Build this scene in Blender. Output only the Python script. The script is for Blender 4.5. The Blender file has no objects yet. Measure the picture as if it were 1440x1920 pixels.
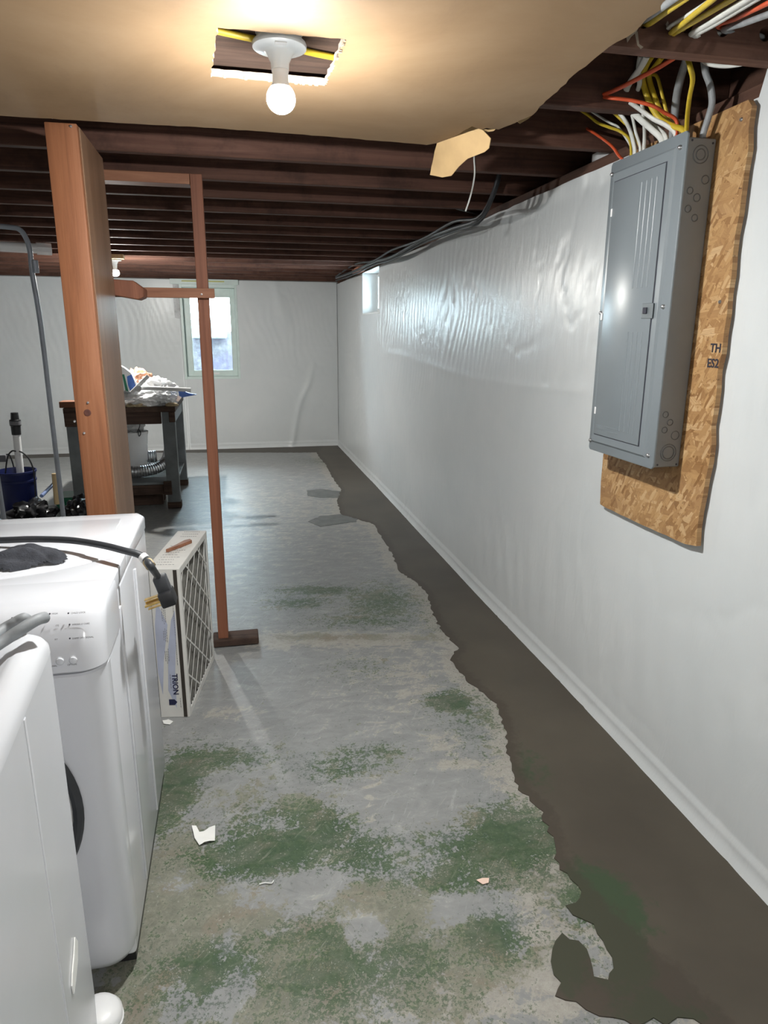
import bpy, bmesh, math, random
import numpy as np
from mathutils import Vector, Matrix
random.seed(4)
C = bpy.context.scene
COL = C.collection
R = math.radians

# ---------------------------------------------------------------- camera, world, exposure
cam_d = bpy.data.cameras.new('camera'); cam = bpy.data.objects.new('camera', cam_d); COL.objects.link(cam)
cam_d.sensor_fit = 'VERTICAL'; cam_d.sensor_height = 24.0; cam_d.lens = 16.0572
cam_d.clip_start = 0.02; cam_d.clip_end = 100
_r = Vector((0.9774, -0.2113, 0.0046)); _d = Vector((-0.0494, -0.2495, -0.9671)); _f = Vector((0.2055, 0.9451, -0.2543))
cam.matrix_world = Matrix(((_r.x, -_d.x, -_f.x, 0), (_r.y, -_d.y, -_f.y, 0), (_r.z, -_d.z, -_f.z, 1.5), (0, 0, 0, 1)))
C.camera = cam
w = bpy.data.worlds.new('daylight'); C.world = w; w.use_nodes = True
w.node_tree.nodes['Background'].inputs[0].default_value = (0.72, 0.87, 1.0, 1)
w.node_tree.nodes['Background'].inputs[1].default_value = 46.0
C.view_settings.view_transform = 'Standard'; C.view_settings.look = 'None'
C.view_settings.gamma = 1.0; C.view_settings.use_curve_mapping = False
C.view_settings.exposure = 0.0
BULB = 64.0       # watts of light leaving the near bulb
BULB_FAR = 125.0
FILL_REAR = 46.0  # added fill light, out of view

XW, YB, ZJ = 1.368, 9.19, 2.13     # right wall, back wall, underside of the joists
XL, YF = -4.5, -1.9                # left wall, wall behind the camera

# ---------------------------------------------------------------- helpers
def tag(o, label=None, cat=None, group=None, kind=None):
    if label: o['label'] = label
    if cat: o['category'] = cat
    if group: o['group'] = group
    if kind: o['kind'] = kind
    return o
def thing(name, label, cat, loc=(0, 0, 0), rz=0, group=None):
    o = bpy.data.objects.new(name, None); COL.objects.link(o); o.empty_display_size = .05
    o.location = loc; o.rotation_euler = (0, 0, rz)
    return tag(o, label, cat, group)
def rootloc(p):
    while p.parent: p = p.parent
    return p
class MB:
    """collects vertices and faces; .build links them as one mesh object"""
    def __init__(s): s.v = []; s.f = []; s.m = []
    def add(s, vs, fs, m=0):
        n = len(s.v); s.v += [tuple(v) for v in vs]; s.f += [tuple(i + n for i in f) for f in fs]; s.m += [m] * len(fs)
        return s
    def box(s, x0, x1, y0, y1, z0, z1, bev=0.0, seg=2, m=0, xf=None):
        bm = bmesh.new(); bmesh.ops.create_cube(bm, size=1)
        for v in bm.verts: v.co = Vector(((x0 + x1) / 2 + v.co.x * (x1 - x0), (y0 + y1) / 2 + v.co.y * (y1 - y0), (z0 + z1) / 2 + v.co.z * (z1 - z0)))
        if bev: bmesh.ops.bevel(bm, geom=bm.edges[:], offset=bev, segments=seg, affect='EDGES', profile=.5)
        if xf: bmesh.ops.transform(bm, matrix=xf, verts=bm.verts)
        return s.bm(bm, m)
    def bm(s, bm, m=0):
        bm.verts.index_update()
        s.add([v.co for v in bm.verts], [[v.index for v in f.verts] for f in bm.faces], m); bm.free(); return s
    def prism(s, pts, a0, a1, axis='z', bev=0.0, seg=2, m=0):
        """polygon pts extruded along an axis; pts are the other two coordinates in order"""
        bm = bmesh.new()
        def P3(p, a): return (a, p[0], p[1]) if axis == 'x' else (p[0], a, p[1]) if axis == 'y' else (p[0], p[1], a)
        vs = [bm.verts.new(P3(p, a0)) for p in pts]; f = bm.faces.new(vs)
        r = bmesh.ops.extrude_face_region(bm, geom=[f])
        for g in r['geom']:
            if isinstance(g, bmesh.types.BMVert):
                g.co = Vector(P3((g.co.y, g.co.z) if axis == 'x' else (g.co.x, g.co.z) if axis == 'y' else (g.co.x, g.co.y), a1))
        bmesh.ops.recalc_face_normals(bm, faces=bm.faces)
        if bev: bmesh.ops.bevel(bm, geom=[e for e in bm.edges if e.calc_face_angle(0) > .6], offset=bev, segments=seg, affect='EDGES', profile=.5)
        return s.bm(bm, m)
    def tube(s, pts, r, n=8, flat=1.0, res=5, m=0, cap=True, rs=None):
        P = [Vector(p) for p in pts]
        if res > 1 and len(P) > 2:
            Q = []; RR = []
            for i in range(len(P) - 1):
                a, b, c, d = P[max(i - 1, 0)], P[i], P[i + 1], P[min(i + 2, len(P) - 1)]
                for k in range(res):
                    t = k / res
                    Q.append(.5 * ((2 * b) + (c - a) * t + (2 * a - 5 * b + 4 * c - d) * t * t + (3 * b - a - 3 * c + d) * t ** 3))
                    if rs: RR.append(rs[i] * (1 - t) + rs[i + 1] * t)
            Q.append(P[-1]); RR.append(rs[-1] if rs else r)
        else: Q = P; RR = list(rs) if rs else []
        if not rs: RR = [r] * len(Q)
        T = [(Q[min(i + 1, len(Q) - 1)] - Q[max(i - 1, 0)]).normalized() for i in range(len(Q))]
        u = T[0].cross(Vector((0.13, .2, 1)));
        if u.length < .05: u = T[0].cross(Vector((1, .1, 0)))
        u.normalize(); vs = []; fs = []
        for i, q in enumerate(Q):
            u = (u - T[i] * u.dot(T[i])).normalized(); v = T[i].cross(u)
            for k in range(n):
                a = 2 * math.pi * k / n
                vs.append(q + RR[i] * (math.cos(a) * u * flat + math.sin(a) * v))
        for i in range(len(Q) - 1):
            for k in range(n):
                fs.append((i * n + k, i * n + (k + 1) % n, (i + 1) * n + (k + 1) % n, (i + 1) * n + k))
        if cap: fs += [tuple(range(n))[::-1], tuple((len(Q) - 1) * n + k for k in range(n))]
        return s.add(vs, fs, m)
    def lathe(s, prof, c=(0, 0, 0), n=32, axis='z', m=0, cap=True):
        vs = []; fs = []
        for r, h in prof:
            for k in range(n):
                a = 2 * math.pi * k / n; p, q = r * math.cos(a), r * math.sin(a)
                vs.append((c[0] + p, c[1] + q, c[2] + h) if axis == 'z' else (c[0] + h, c[1] + p, c[2] + q) if axis == 'x' else (c[0] + p, c[1] - h, c[2] + q))
        for i in range(len(prof) - 1):
            for k in range(n): fs.append((i * n + k, i * n + (k + 1) % n, (i + 1) * n + (k + 1) % n, (i + 1) * n + k))
        if cap: fs += [tuple(range(n))[::-1], tuple((len(prof) - 1) * n + k for k in range(n))]
        return s.add(vs, fs, m)
    def build(s, name, mats, parent=None, local=False, smooth=None, label=None, kind=None, loc=None):
        if not isinstance(mats, (list, tuple)): mats = [mats]
        if parent is not None and not local:
            off = Vector(rootloc(parent).location)
        elif parent is None:
            if loc is None:
                a = np.array(s.v); lo, hi = a.min(0), a.max(0); loc = ((lo[0] + hi[0]) / 2, (lo[1] + hi[1]) / 2, lo[2])
            off = Vector(loc)
        else: off = Vector((0, 0, 0))
        me = bpy.data.meshes.new(name)
        me.from_pydata([tuple(Vector(v) - off) for v in s.v], [], s.f)
        for mt in mats: me.materials.append(mt)
        if len(mats) > 1: me.polygons.foreach_set('material_index', s.m)
        bm = bmesh.new(); bm.from_mesh(me); bmesh.ops.recalc_face_normals(bm, faces=bm.faces); bm.to_mesh(me); bm.free()
        me.update()
        if smooth is not None:
            me.polygons.foreach_set('use_smooth', [True] * len(me.polygons))
            me.set_sharp_from_angle(angle=R(smooth))
        o = bpy.data.objects.new(name, me); COL.objects.link(o)
        if parent is not None: o.parent = parent
        else: o.location = off
        if label: o['label'] = label
        if kind: o['kind'] = kind
        return o
def box(*a, **k): return MB().box(*a, **k)
def inst(src, loc, parent=None, name=None):
    o = src.copy(); COL.objects.link(o); o.location = loc
    if parent is not None: o.parent = parent
    return o
def text_obj(txt, size, mat, parent, M4, name='lettering', depth=.0004, label=None, bold=False):
    cu = bpy.data.curves.new('t', 'FONT'); cu.body = txt; cu.size = size; cu.extrude = depth; cu.resolution_u = 3
    if bold: cu.offset = size * .02
    cu.align_x = 'LEFT'; to = bpy.data.objects.new('t', cu); COL.objects.link(to)
    dg = bpy.context.evaluated_depsgraph_get(); me = bpy.data.meshes.new_from_object(to.evaluated_get(dg))
    bpy.data.objects.remove(to); me.transform(M4); me.materials.clear(); me.materials.append(mat); me.name = name
    o = bpy.data.objects.new(name, me); COL.objects.link(o); o.parent = parent
    if label: o['label'] = label
    return o
def frame4(o, x, y):
    """4x4 whose text x axis is x, text y axis is y, origin o"""
    x = Vector(x).normalized(); y = Vector(y).normalized(); z = x.cross(y)
    return Matrix(((x.x, y.x, z.x, o[0]), (x.y, y.y, z.y, o[1]), (x.z, y.z, z.z, o[2]), (0, 0, 0, 1)))
def hash2(i, j, s):
    n = (i.astype(np.int64) * 374761393 + j.astype(np.int64) * 668265263 + s * 1442695041) & 0xffffffff
    n = ((n ^ (n >> 13)) * 1274126177) & 0xffffffff
    return ((n ^ (n >> 16)) & 0xffff) / 65535.0
def vnoise(x, y, s=0):
    xi, yi = np.floor(x), np.floor(y); fx, fy = x - xi, y - yi
    fx = fx * fx * (3 - 2 * fx); fy = fy * fy * (3 - 2 * fy)
    a = hash2(xi, yi, s); b = hash2(xi + 1, yi, s); c = hash2(xi, yi + 1, s); d = hash2(xi + 1, yi + 1, s)
    return (a * (1 - fx) + b * fx) * (1 - fy) + (c * (1 - fx) + d * fx) * fy
def fbm(x, y, s=0, o=4):
    t = 0; a = .5
    for k in range(o): t = t + a * vnoise(x * 2 ** k + 17.3 * k, y * 2 ** k + 9.1 * k, s + k); a *= .5
    return t

# ---------------------------------------------------------------- materials
class N:
    def __init__(s, name):
        s.m = bpy.data.materials.new(name); s.m.use_nodes = True; s.t = s.m.node_tree; s.b = s.t.nodes['Principled BSDF']
    def n(s, typ, **k):
        x = s.t.nodes.new(typ)
        for a, v in k.items():
            if a.startswith('i_'):
                key = a[2:]; x.inputs[int(key) if key.isdigit() else key.replace('_', ' ')].default_value = v
            else: setattr(x, a, v)
        return x
    def l(s, a, b): s.t.links.new(a, b)
    def coord(s, scale=(1, 1, 1), rot=(0, 0, 0), rnd=True, which='Object'):
        tc = s.n('ShaderNodeTexCoord'); mp = s.n('ShaderNodeMapping'); mp.inputs['Rotation'].default_value = rot; m2 = s.n('ShaderNodeMapping'); m2.inputs['Scale'].default_value = scale; s.l(mp.outputs[0], m2.inputs['Vector'])
        if rnd:
            oi = s.n('ShaderNodeObjectInfo'); ma = s.n('ShaderNodeVectorMath', operation='SCALE'); ma.inputs[0].default_value = (31, 17, 23)
            s.l(oi.outputs['Random'], ma.inputs['Scale']); ad = s.n('ShaderNodeVectorMath', operation='ADD')
            s.l(tc.outputs[which], ad.inputs[0]); s.l(ma.outputs[0], ad.inputs[1]); s.l(ad.outputs[0], mp.inputs['Vector'])
        else: s.l(tc.outputs[which], mp.inputs['Vector'])
        return m2.outputs['Vector']
    def noise(s, vec, scale, detail=4, rough=.55, dist=0):
        x = s.n('ShaderNodeTexNoise'); x.inputs['Scale'].default_value = scale; x.inputs['Detail'].default_value = detail
        x.inputs['Roughness'].default_value = rough; x.inputs['Distortion'].default_value = dist; s.l(vec, x.inputs['Vector']); return x.outputs['Fac']
    def ramp(s, fac, stops):
        x = s.n('ShaderNodeValToRGB'); e = x.color_ramp.elements
        while len(e) > 1: e.remove(e[-1])
        e[0].position = stops[0][0]; e[0].color = (*stops[0][1], 1)
        for p, c in stops[1:]: q = e.new(p); q.color = (*c, 1)
        s.l(fac, x.inputs['Fac']); return x.outputs['Color']
    def mix(s, fac, a, b, mode='MIX'):
        x = s.n('ShaderNodeMix', data_type='RGBA', blend_type=mode)
        for sock, v in ((x.inputs['Factor'], fac), (x.inputs['A'], a), (x.inputs['B'], b)):
            if isinstance(v, (int, float)): sock.default_value = v
            elif isinstance(v, tuple): sock.default_value = (*v, 1)
            else: s.l(v, sock)
        return [o for o in x.outputs if o.type == 'RGBA'][0]
    def math(s, op, a, b=0.0, c=None, clamp=False):
        x = s.n('ShaderNodeMath', operation=op, use_clamp=clamp)
        for i, v in enumerate((a, b) if c is None else (a, b, c)):
            if isinstance(v, (int, float)): x.inputs[i].default_value = v
            else: s.l(v, x.inputs[i])
        return x.outputs[0]
    def step(s, fac, lo, hi):
        x = s.n('ShaderNodeMapRange', interpolation_type='SMOOTHSTEP'); x.inputs['From Min'].default_value = lo; x.inputs['From Max'].default_value = hi
        s.l(fac, x.inputs['Value']); return x.outputs[0]
    def col(s, c): s.l(c, s.b.inputs['Base Color'])
    def bump(s, fac, strength=.3, dist=.01):
        x = s.n('ShaderNodeBump'); x.inputs['Strength'].default_value = strength; x.inputs['Distance'].default_value = dist
        s.l(fac, x.inputs['Height']); s.l(x.outputs[0], s.b.inputs['Normal'])
    def set(s, **k):
        for a, v in k.items(): s.b.inputs[a.replace('_', ' ')].default_value = v
        return s
def plain(name, c, rough=.5, metal=0, var=.08, scale=12, bump=0.0, spec=.5):
    s = N(name); v = s.coord(); f = s.noise(v, scale)
    s.col(s.ramp(f, [(.3, tuple(x * (1 - var) for x in c)), (.7, tuple(min(1, x * (1 + var)) for x in c))]))
    s.set(Roughness=rough, Metallic=metal); s.b.inputs['Specular IOR Level'].default_value = spec
    if bump: s.bump(s.noise(v, scale * 6, 3), bump, .003)
    return s.m
def wood(name, dark, mid, light, axis='x', rough=.6, scale=1.0, dirt=0.0):
    s = N(name); sc = {'x': (.6, 14, 14), 'y': (14, .6, 14), 'z': (14, 14, .6)}[axis]
    v = s.coord(tuple(q * scale for q in sc)); g = s.noise(v, 1.6, 6, .65, 1.2)
    v2 = s.coord(tuple(q * scale * 4 for q in sc)); fine = s.noise(v2, 3, 4, .7)
    c = s.ramp(g, [(.25, dark), (.5, mid), (.75, light)])
    c = s.mix(s.math('MULTIPLY', fine, .35), c, dark)
    v3 = s.coord((1, 1, 1)); d = s.noise(v3, 5, 5, .7)
    if dirt: c = s.mix(s.math('MULTIPLY', s.step(d, .45, .7), dirt), c, tuple(q * .45 for q in dark))
    s.col(c); s.set(Roughness=rough); s.b.inputs['Specular IOR Level'].default_value = .3
    s.bump(fine, .25, .002); return s.m

M = {}
M['joist'] = wood('joist_wood', (.045, .02, .014), (.11, .05, .034), (.17, .085, .06), 'x', .75, dirt=.5)
M['plank'] = wood('subfloor_wood', (.03, .018, .012), (.07, .04, .028), (.1, .06, .045), 'y', .85, dirt=.4)
M['post'] = wood('post_wood', (.15, .055, .024), (.27, .108, .05), (.36, .16, .085), 'z', .55, .8)
M['stud'] = wood('stud_wood', (.12, .042, .022), (.215, .082, .045), (.3, .125, .07), 'z', .6)
M['rail'] = wood('rail_wood', (.14, .055, .03), (.25, .105, .058), (.34, .16, .09), 'x', .6)
M['plywood'] = wood('side_board_wood', (.14, .072, .04), (.21, .12, .072), (.28, .17, .105), 'z', .42, .5)
M['sill'] = wood('sill_wood', (.06, .028, .02), (.12, .06, .04), (.18, .09, .06), 'y', .8, dirt=.5)
M['oldwood'] = wood('weathered_wood', (.03, .018, .014), (.075, .045, .033), (.14, .09, .065), 'x', .8, dirt=.5)
M['palewood'] = wood('pale_wood', (.35, .24, .12), (.5, .37, .2), (.62, .48, .3), 'z', .6)
M['white'] = plain('white_enamel', (.63, .64, .675), .16, 0, .015, 3)
M['white2'] = plain('white_enamel_worn', (.64, .65, .68), .22, 0, .03, 3)
M['whitepl'] = plain('white_plastic', (.8, .8, .8), .35, 0, .03)
M['whitepaint'] = plain('white_paint', (.78, .8, .8), .5, 0, .04)
M['porcelain'] = plain('white_porcelain', (.82, .85, .86), .25, 0, .02)
M['greenwhite'] = plain('pale_green_white_vinyl', (.66, .76, .73), .4, 0, .05)
M['darkrubber'] = plain('dark_rubber', (.035, .037, .042), .5, 0, .2, 20)
M['greyrubber'] = plain('grey_rubber_hose', (.26, .275, .29), .55, 0, .15, 18, .1)
M['black'] = plain('black_plastic', (.012, .012, .014), .4, 0, .3, 30)
M['blackbag'] = plain('black_bag', (.012, .012, .014), .3, 0, .3, 20)
M['brass'] = plain('brass_prong', (.62, .42, .14), .28, .9, .1, 30)
M['steel'] = plain('zinc_screw', (.55, .55, .56), .3, .9, .1, 30)
M['foil'] = plain('foil_duct', (.6, .61, .63), .3, .9, .15, 30, .3)
M['conduit'] = plain('galvanised_conduit', (.42, .46, .52), .42, .25, .12, 15)
M['navy'] = plain('navy_plastic', (.008, .014, .085), .4, 0, .2)
M['cloth'] = plain('dark_grey_cloth', (.035, .037, .045), .95, 0, .35, 40, .6)
M['cardboard'] = plain('white_cardboard', (.62, .61, .58), .7, 0, .06, 10)
M['media'] = plain('grey_filter_media', (.15, .145, .13), .95, 0, .25, 25, .3)
M['stripe'] = plain('dark_brown_stripe', (.035, .028, .022), .7, 0, .2)
M['ink'] = plain('dark_ink', (.03, .03, .045), .6, 0, .1)
M['navyink'] = plain('navy_ink', (.01, .012, .05), .6, 0, .1)
M['paleblue'] = plain('pale_blue_print', (.40, .43, .54), .6, 0, .1)
M['greyink'] = plain('grey_ink', (.16, .16, .17), .6, 0, .1)
M['paper'] = plain('white_paper', (.8, .8, .77), .8, 0, .05, 12, .1)
M['peel'] = plain('peeled_tan_paper', (.52, .35, .17), .8, 0, .12, 9, .2)
M['gypsum'] = plain('torn_gypsum_edge', (.40, .33, .26), .9, 0, .2, 40, .7)
M['benchgrey'] = plain('grey_painted_bench', (.14, .155, .16), .55, 0, .3, 6)
M['tan'] = plain('tan_debris', (.42, .33, .2), .8, 0, .4, 25, .5)
M['orangebag'] = plain('orange_bag', (.62, .32, .2), .5, 0, .3, 14)
M['bluefilm'] = plain('blue_film', (.07, .16, .5), .35, 0, .3, 20)
M['bluehandle'] = plain('blue_grey_handle', (.2, .27, .5), .4, 0, .1)
M['greenpl'] = plain('green_plastic', (.02, .17, .09), .4, 0, .2)
M['brick'] = plain('broken_brick', (.42, .17, .1), .9, 0, .3, 20, .5)
M['cyellow'] = plain('yellow_cable', (.60, .43, .03), .45, 0, .12, 30)
M['cwhite'] = plain('white_cable', (.72, .72, .68), .45, 0, .06, 30)
M['cred'] = plain('orange_red_cable', (.62, .09, .03), .45, 0, .12, 30)
M['cgrey'] = plain('grey_cable', (.27, .28, .29), .5, 0, .2, 30)
M['cblack'] = plain('black_cable', (.02, .021, .024), .5, 0, .3, 30)
M['panel'] = plain('grey_panel_enamel', (.205, .232, .25), .27, .0, .03, 4)
M['panelside'] = plain('grey_box_steel', (.20, .205, .205), .42, .0, .08, 6)
M['latch'] = plain('dark_grey_latch', (.12, .14, .15), .4, 0, .1)
M['concrete'] = plain('wall_concrete', (.3, .3, .3), .9, 0, .2, 6, .4)

def m_sheet():
    s = N('white_poly_sheet'); v = s.coord((1, 1, 1), rnd=False)
    big = s.noise(v, 1.3, 4, .6)
    c = s.ramp(big, [(.3, (.645, .675, .685)), (.7, (.72, .74, .745))]); s.col(c); s.set(Roughness=.275)
    s.b.inputs['Specular IOR Level'].default_value = .24
    fine = s.noise(v, 160, 2, .5); mid = s.noise(s.coord((2.5, 9, 2.5), rnd=False), 2.0, 5, .6, .8)
    s.bump(s.math('ADD', s.math('MULTIPLY', fine, .06), mid), .35, .006); return s.m
M['sheet'] = m_sheet()
def m_ceiling():
    s = N('aged_tan_ceiling_board'); v = s.coord((1, 1, 1), rnd=False)
    a = s.noise(v, 1.6, 6, .62, .6); b = s.noise(s.coord((3, .8, 1), rnd=False), 3, 5, .7)
    c = s.ramp(a, [(.3, (.25, .158, .083)), (.5, (.305, .198, .11)), (.7, (.36, .245, .145))])
    c = s.mix(s.math('MULTIPLY', s.step(b, .55, .75), .3), c, (.2, .125, .08))
    vo = s.n('ShaderNodeTexVoronoi'); vo.inputs['Scale'].default_value = 3.2; s.l(v, vo.inputs['Vector'])
    c = s.mix(s.math('MULTIPLY', s.math('SUBTRACT', 1.0, s.step(vo.outputs['Distance'], .02, .05)), .35), c, (.2, .12, .08))
    s.col(c); s.set(Roughness=.7); s.b.inputs['Specular IOR Level'].default_value = .25
    s.bump(s.noise(v, 60, 3), .12, .002); return s.m
M['ceiling'] = m_ceiling()
def m_osb():
    s = N('strand_board'); base = None
    for k, (rot, sc) in enumerate((((.5, 0, 0), (1, 10, 34)), ((1.45, 0, 0), (1, 9, 30)), ((-.55, 0, 0), (1, 14, 44)), ((2.2, 0, 0), (1, 9, 28)), ((.1, 0, 0), (1, 12, 52)), ((1.0, 0, 0), (1, 26, 90)))):
        v = s.coord(sc, rot, rnd=False)
        vo = s.n('ShaderNodeTexVoronoi', distance='CHEBYCHEV'); vo.inputs['Scale'].default_value = 1.0; vo.inputs['Randomness'].default_value = 1; s.l(v, vo.inputs['Vector'])
        sp = s.n('ShaderNodeSeparateColor'); s.l(vo.outputs['Color'], sp.inputs[0])
        c = s.ramp(sp.outputs[0], [(0, (.27, .135, .05)), (.35, (.40, .225, .095)), (.7, (.50, .30, .13)), (1, (.60, .40, .21))])
        gr = s.noise(s.coord((1, sc[1] * .5, sc[2] * 7), rot, rnd=False), 1.0, 4, .6)
        c = s.mix(s.math('MULTIPLY', s.step(gr, .4, .75), .45), c, (.22, .105, .04))
        base = c if base is None else s.mix(s.math('GREATER_THAN', sp.outputs[1], .56), base, c)
    v = s.coord((1, 1, 2.2), rnd=False)
    dk = s.step(s.noise(v, 30, 4, .65, 2.5), .655, .68)
    base = s.mix(s.math('MULTIPLY', dk, .8), base, (.07, .03, .02))
    sm = s.step(s.noise(v, 5, 3), .5, .7); base = s.mix(s.math('MULTIPLY', sm, .25), base, (.30, .17, .09))
    s.col(base); s.set(Roughness=.55); s.b.inputs['Specular IOR Level'].default_value = .35
    s.bump(s.noise(s.coord((1, 12, 60), (.7, 0, 0), rnd=False), 2, 3), .25, .002); return s.m
M['osb'] = m_osb()
def m_glass(name='window_glass'):
    m = bpy.data.materials.new(name); m.use_nodes = True; t = m.node_tree; t.nodes.clear()
    o = t.nodes.new('ShaderNodeOutputMaterial'); mx = t.nodes.new('ShaderNodeMixShader'); tr = t.nodes.new('ShaderNodeBsdfTransparent'); gl = t.nodes.new('ShaderNodeBsdfGlossy'); fr = t.nodes.new('ShaderNodeFresnel')
    tr.inputs[0].default_value = (.93, .97, .96, 1); gl.inputs['Roughness'].default_value = .03
    t.links.new(fr.outputs[0], mx.inputs[0]); t.links.new(tr.outputs[0], mx.inputs[1]); t.links.new(gl.outputs[0], mx.inputs[2]); t.links.new(mx.outputs[0], o.inputs[0]); return m
M['glass'] = m_glass()
def m_film():
    s = N('clear_plastic_film'); s.set(Roughness=.2, Alpha=.72); v = s.coord(); f = s.noise(v, 14, 5, .6)
    s.col(s.ramp(f, [(.3, (.5, .5, .5)), (.6, (.75, .76, .77))])); s.bump(s.noise(v, 22, 4, .6), .8, .02); return s.m
M['film'] = m_film()
def m_well():
    s = N('window_well_stone'); v = s.coord((1, 1, 1), rnd=False); a = s.noise(v, 14, 6, .75); b = s.noise(v, 2.5, 3)
    c = s.ramp(a, [(.3, (.11, .10, .12)), (.5, (.19, .18, .2)), (.7, (.30, .29, .30))]); c = s.mix(s.math('MULTIPLY', s.step(b, .4, .65), .5), c, (.15, .13, .24)); s.col(c); s.set(Roughness=.95)
    s.bump(a, .6, .02); return s.m
M['well'] = m_well()
def emis(name, c, e, side=.0035):
    """frosted LED bulb: the diodes face the nose, so the globe glows strongest on its nose half"""
    s = N(name); s.b.inputs['Base Color'].default_value = (.9, .9, .9, 1); s.b.inputs['Emission Color'].default_value = (*c, 1)
    tc = s.n('ShaderNodeTexCoord'); sp = s.n('ShaderNodeSeparateXYZ'); s.l(tc.outputs['Object'], sp.inputs[0])
    k = s.step(s.math('MULTIPLY', sp.outputs[2], -1.0), .102, .117)
    s.l(s.math('MULTIPLY', s.math('ADD', s.math('MULTIPLY', k, 1 - side), side), e), s.b.inputs['Emission Strength']); return s.m
def m_floor():
    s = N('worn_painted_concrete'); v = s.coord((1, 1, 1), rnd=False)
    at = s.n('ShaderNodeAttribute', attribute_name='wear'); sp = s.n('ShaderNodeSeparateColor'); s.l(at.outputs['Color'], sp.inputs[0])
    G, O, B = sp.outputs[0], sp.outputs[1], sp.outputs[2]
    n1 = s.noise(v, 34, 9, .76, .45); n2 = s.noise(s.coord((1, 2.0, 1), rnd=False), 9, 8, .7, .8); n3 = s.noise(v, 3.2, 5, .6); n4 = s.noise(v, 105, 5, .75, .3)
    scr = s.noise(s.coord((28, 2.4, 1), (0, 0, .5), rnd=False), 3, 5, .6, .5); scr2 = s.noise(s.coord((24, 2, 1), (0, 0, -.9), rnd=False), 3, 5, .6, .4)
    grey = s.ramp(n2, [(.3, (.215, .22, .218)), (.55, (.27, .275, .272)), (.75, (.345, .35, .34))])
    grey = s.mix(s.math('MULTIPLY', s.step(scr, .58, .68), .35), grey, (.42, .42, .42))
    grey = s.mix(s.math('MULTIPLY', s.step(scr2, .6, .7), .28), grey, (.13, .14, .14))
    beige = s.ramp(n1, [(.3, (.26, .235, .20)), (.5, (.37, .345, .30)), (.7, (.47, .45, .40))])
    olive = s.ramp(n1, [(.3, (.115, .12, .085)), (.5, (.20, .20, .15)), (.7, (.33, .315, .26))])
    olive = s.mix(s.math('MULTIPLY', s.step(s.noise(v, 4.5, 5, .65, 1.0), .5, .66), .5), olive, (.21, .155, .105))
    green = s.ramp(n1, [(.3, (.026, .052, .018)), (.5, (.072, .118, .046)), (.72, (.19, .235, .13))])
    nb = s.noise(v, 6, 5, .6, .6)
    def comb(*t):
        r = None
        for (x, k) in t:
            y = s.math('MULTIPLY', s.math('SUBTRACT', x, .5), k); r = y if r is None else s.math('ADD', r, y)
        return r
    def msk(a, lo, hi, t): return s.step(s.math('ADD', a, comb(*t)), lo, hi)
    c = s.mix(s.math('MULTIPLY', msk(B, .42, .62, ((n2, 2.4), (n1, 1.2), (scr, .8))), .75), grey, beige)
    c = s.mix(s.math('MULTIPLY', msk(O, .42, .58, ((nb, 1.6), (n1, 1.8), (n4, .6))), .85), c, olive)
    gm = msk(G, .47, .53, ((nb, 1.5), (n1, 2.2), (n4, 1.1), (n2, .8)))
    gcol = s.mix(s.step(s.math('ADD', n2, s.math('MULTIPLY', nb, .5)), .68, .9), green, olive)
    c = s.mix(s.math('MULTIPLY', gm, .85), c, gcol)
    chips = msk(G, .50, .54, ((n4, 3.2), (n1, 2.4), (scr, .9)))
    c = s.mix(s.math('MULTIPLY', chips, .6), c, (.035, .07, .04))
    c = s.mix(s.math('MULTIPLY', s.step(s.math('ADD', n4, s.math('MULTIPLY', n2, .4)), .80, .88), .6), c, (.46, .45, .40))
    st1 = s.noise(s.coord((40, 3.5, 1), (0, 0, .75), rnd=False), 2.5, 4, .6, .3); st2 = s.noise(s.coord((34, 3, 1), (0, 0, -.35), rnd=False), 2.5, 4, .6, .3)
    fade = s.step(nb, .42, .6)
    c = s.mix(s.math('MULTIPLY', s.math('MULTIPLY', s.step(st1, .61, .68), fade), .3), c, (.42, .40, .35))
    c = s.mix(s.math('MULTIPLY', s.math('MULTIPLY', s.step(st2, .62, .68), s.math('SUBTRACT', 1.0, fade)), .25), c, (.38, .37, .34))
    c = s.mix(s.math('MULTIPLY', s.step(n3, .55, .75), .18), c, (.12, .12, .11))
    s.col(c); s.set(Roughness=.40); s.b.inputs['Specular IOR Level'].default_value = .4
    s.bump(s.math('ADD', n1, s.math('MULTIPLY', gm, -.3)), .3, .003); return s.m
M['floor'] = m_floor()
def m_patch():
    s = N('damp_new_concrete'); v = s.coord((1, 1, 1), rnd=False); a = s.noise(v, 2.2, 4, .5); b = s.noise(v, 22, 5, .7)
    c = s.ramp(a, [(.3, (.064, .053, .039)), (.7, (.096, .081, .060))]); 
    at = s.n('ShaderNodeAttribute', attribute_name='wear'); sp = s.n('ShaderNodeSeparateColor'); s.l(at.outputs['Color'], sp.inputs[0])
    c = s.mix(s.math('MULTIPLY', s.step(s.math('ADD', sp.outputs[0], s.math('MULTIPLY', s.math('SUBTRACT', b, .5), .9)), .25, .5), .85), c, (.036, .066, .03))
    c = s.mix(s.math('MULTIPLY', s.step(s.math('ADD', sp.outputs[2], s.math('MULTIPLY', s.math('SUBTRACT', b, .5), 1.2)), .4, .8), .6), c, (.05, .038, .028))
    s.col(c); s.set(Roughness=.5); s.b.inputs['Specular IOR Level'].default_value = .4; s.bump(b, .15, .002); return s.m
M['patch'] = m_patch()
M['blotch'] = plain('damp_grey_blotch', (.13, .135, .13), .5, 0, .2, 14)

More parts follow.
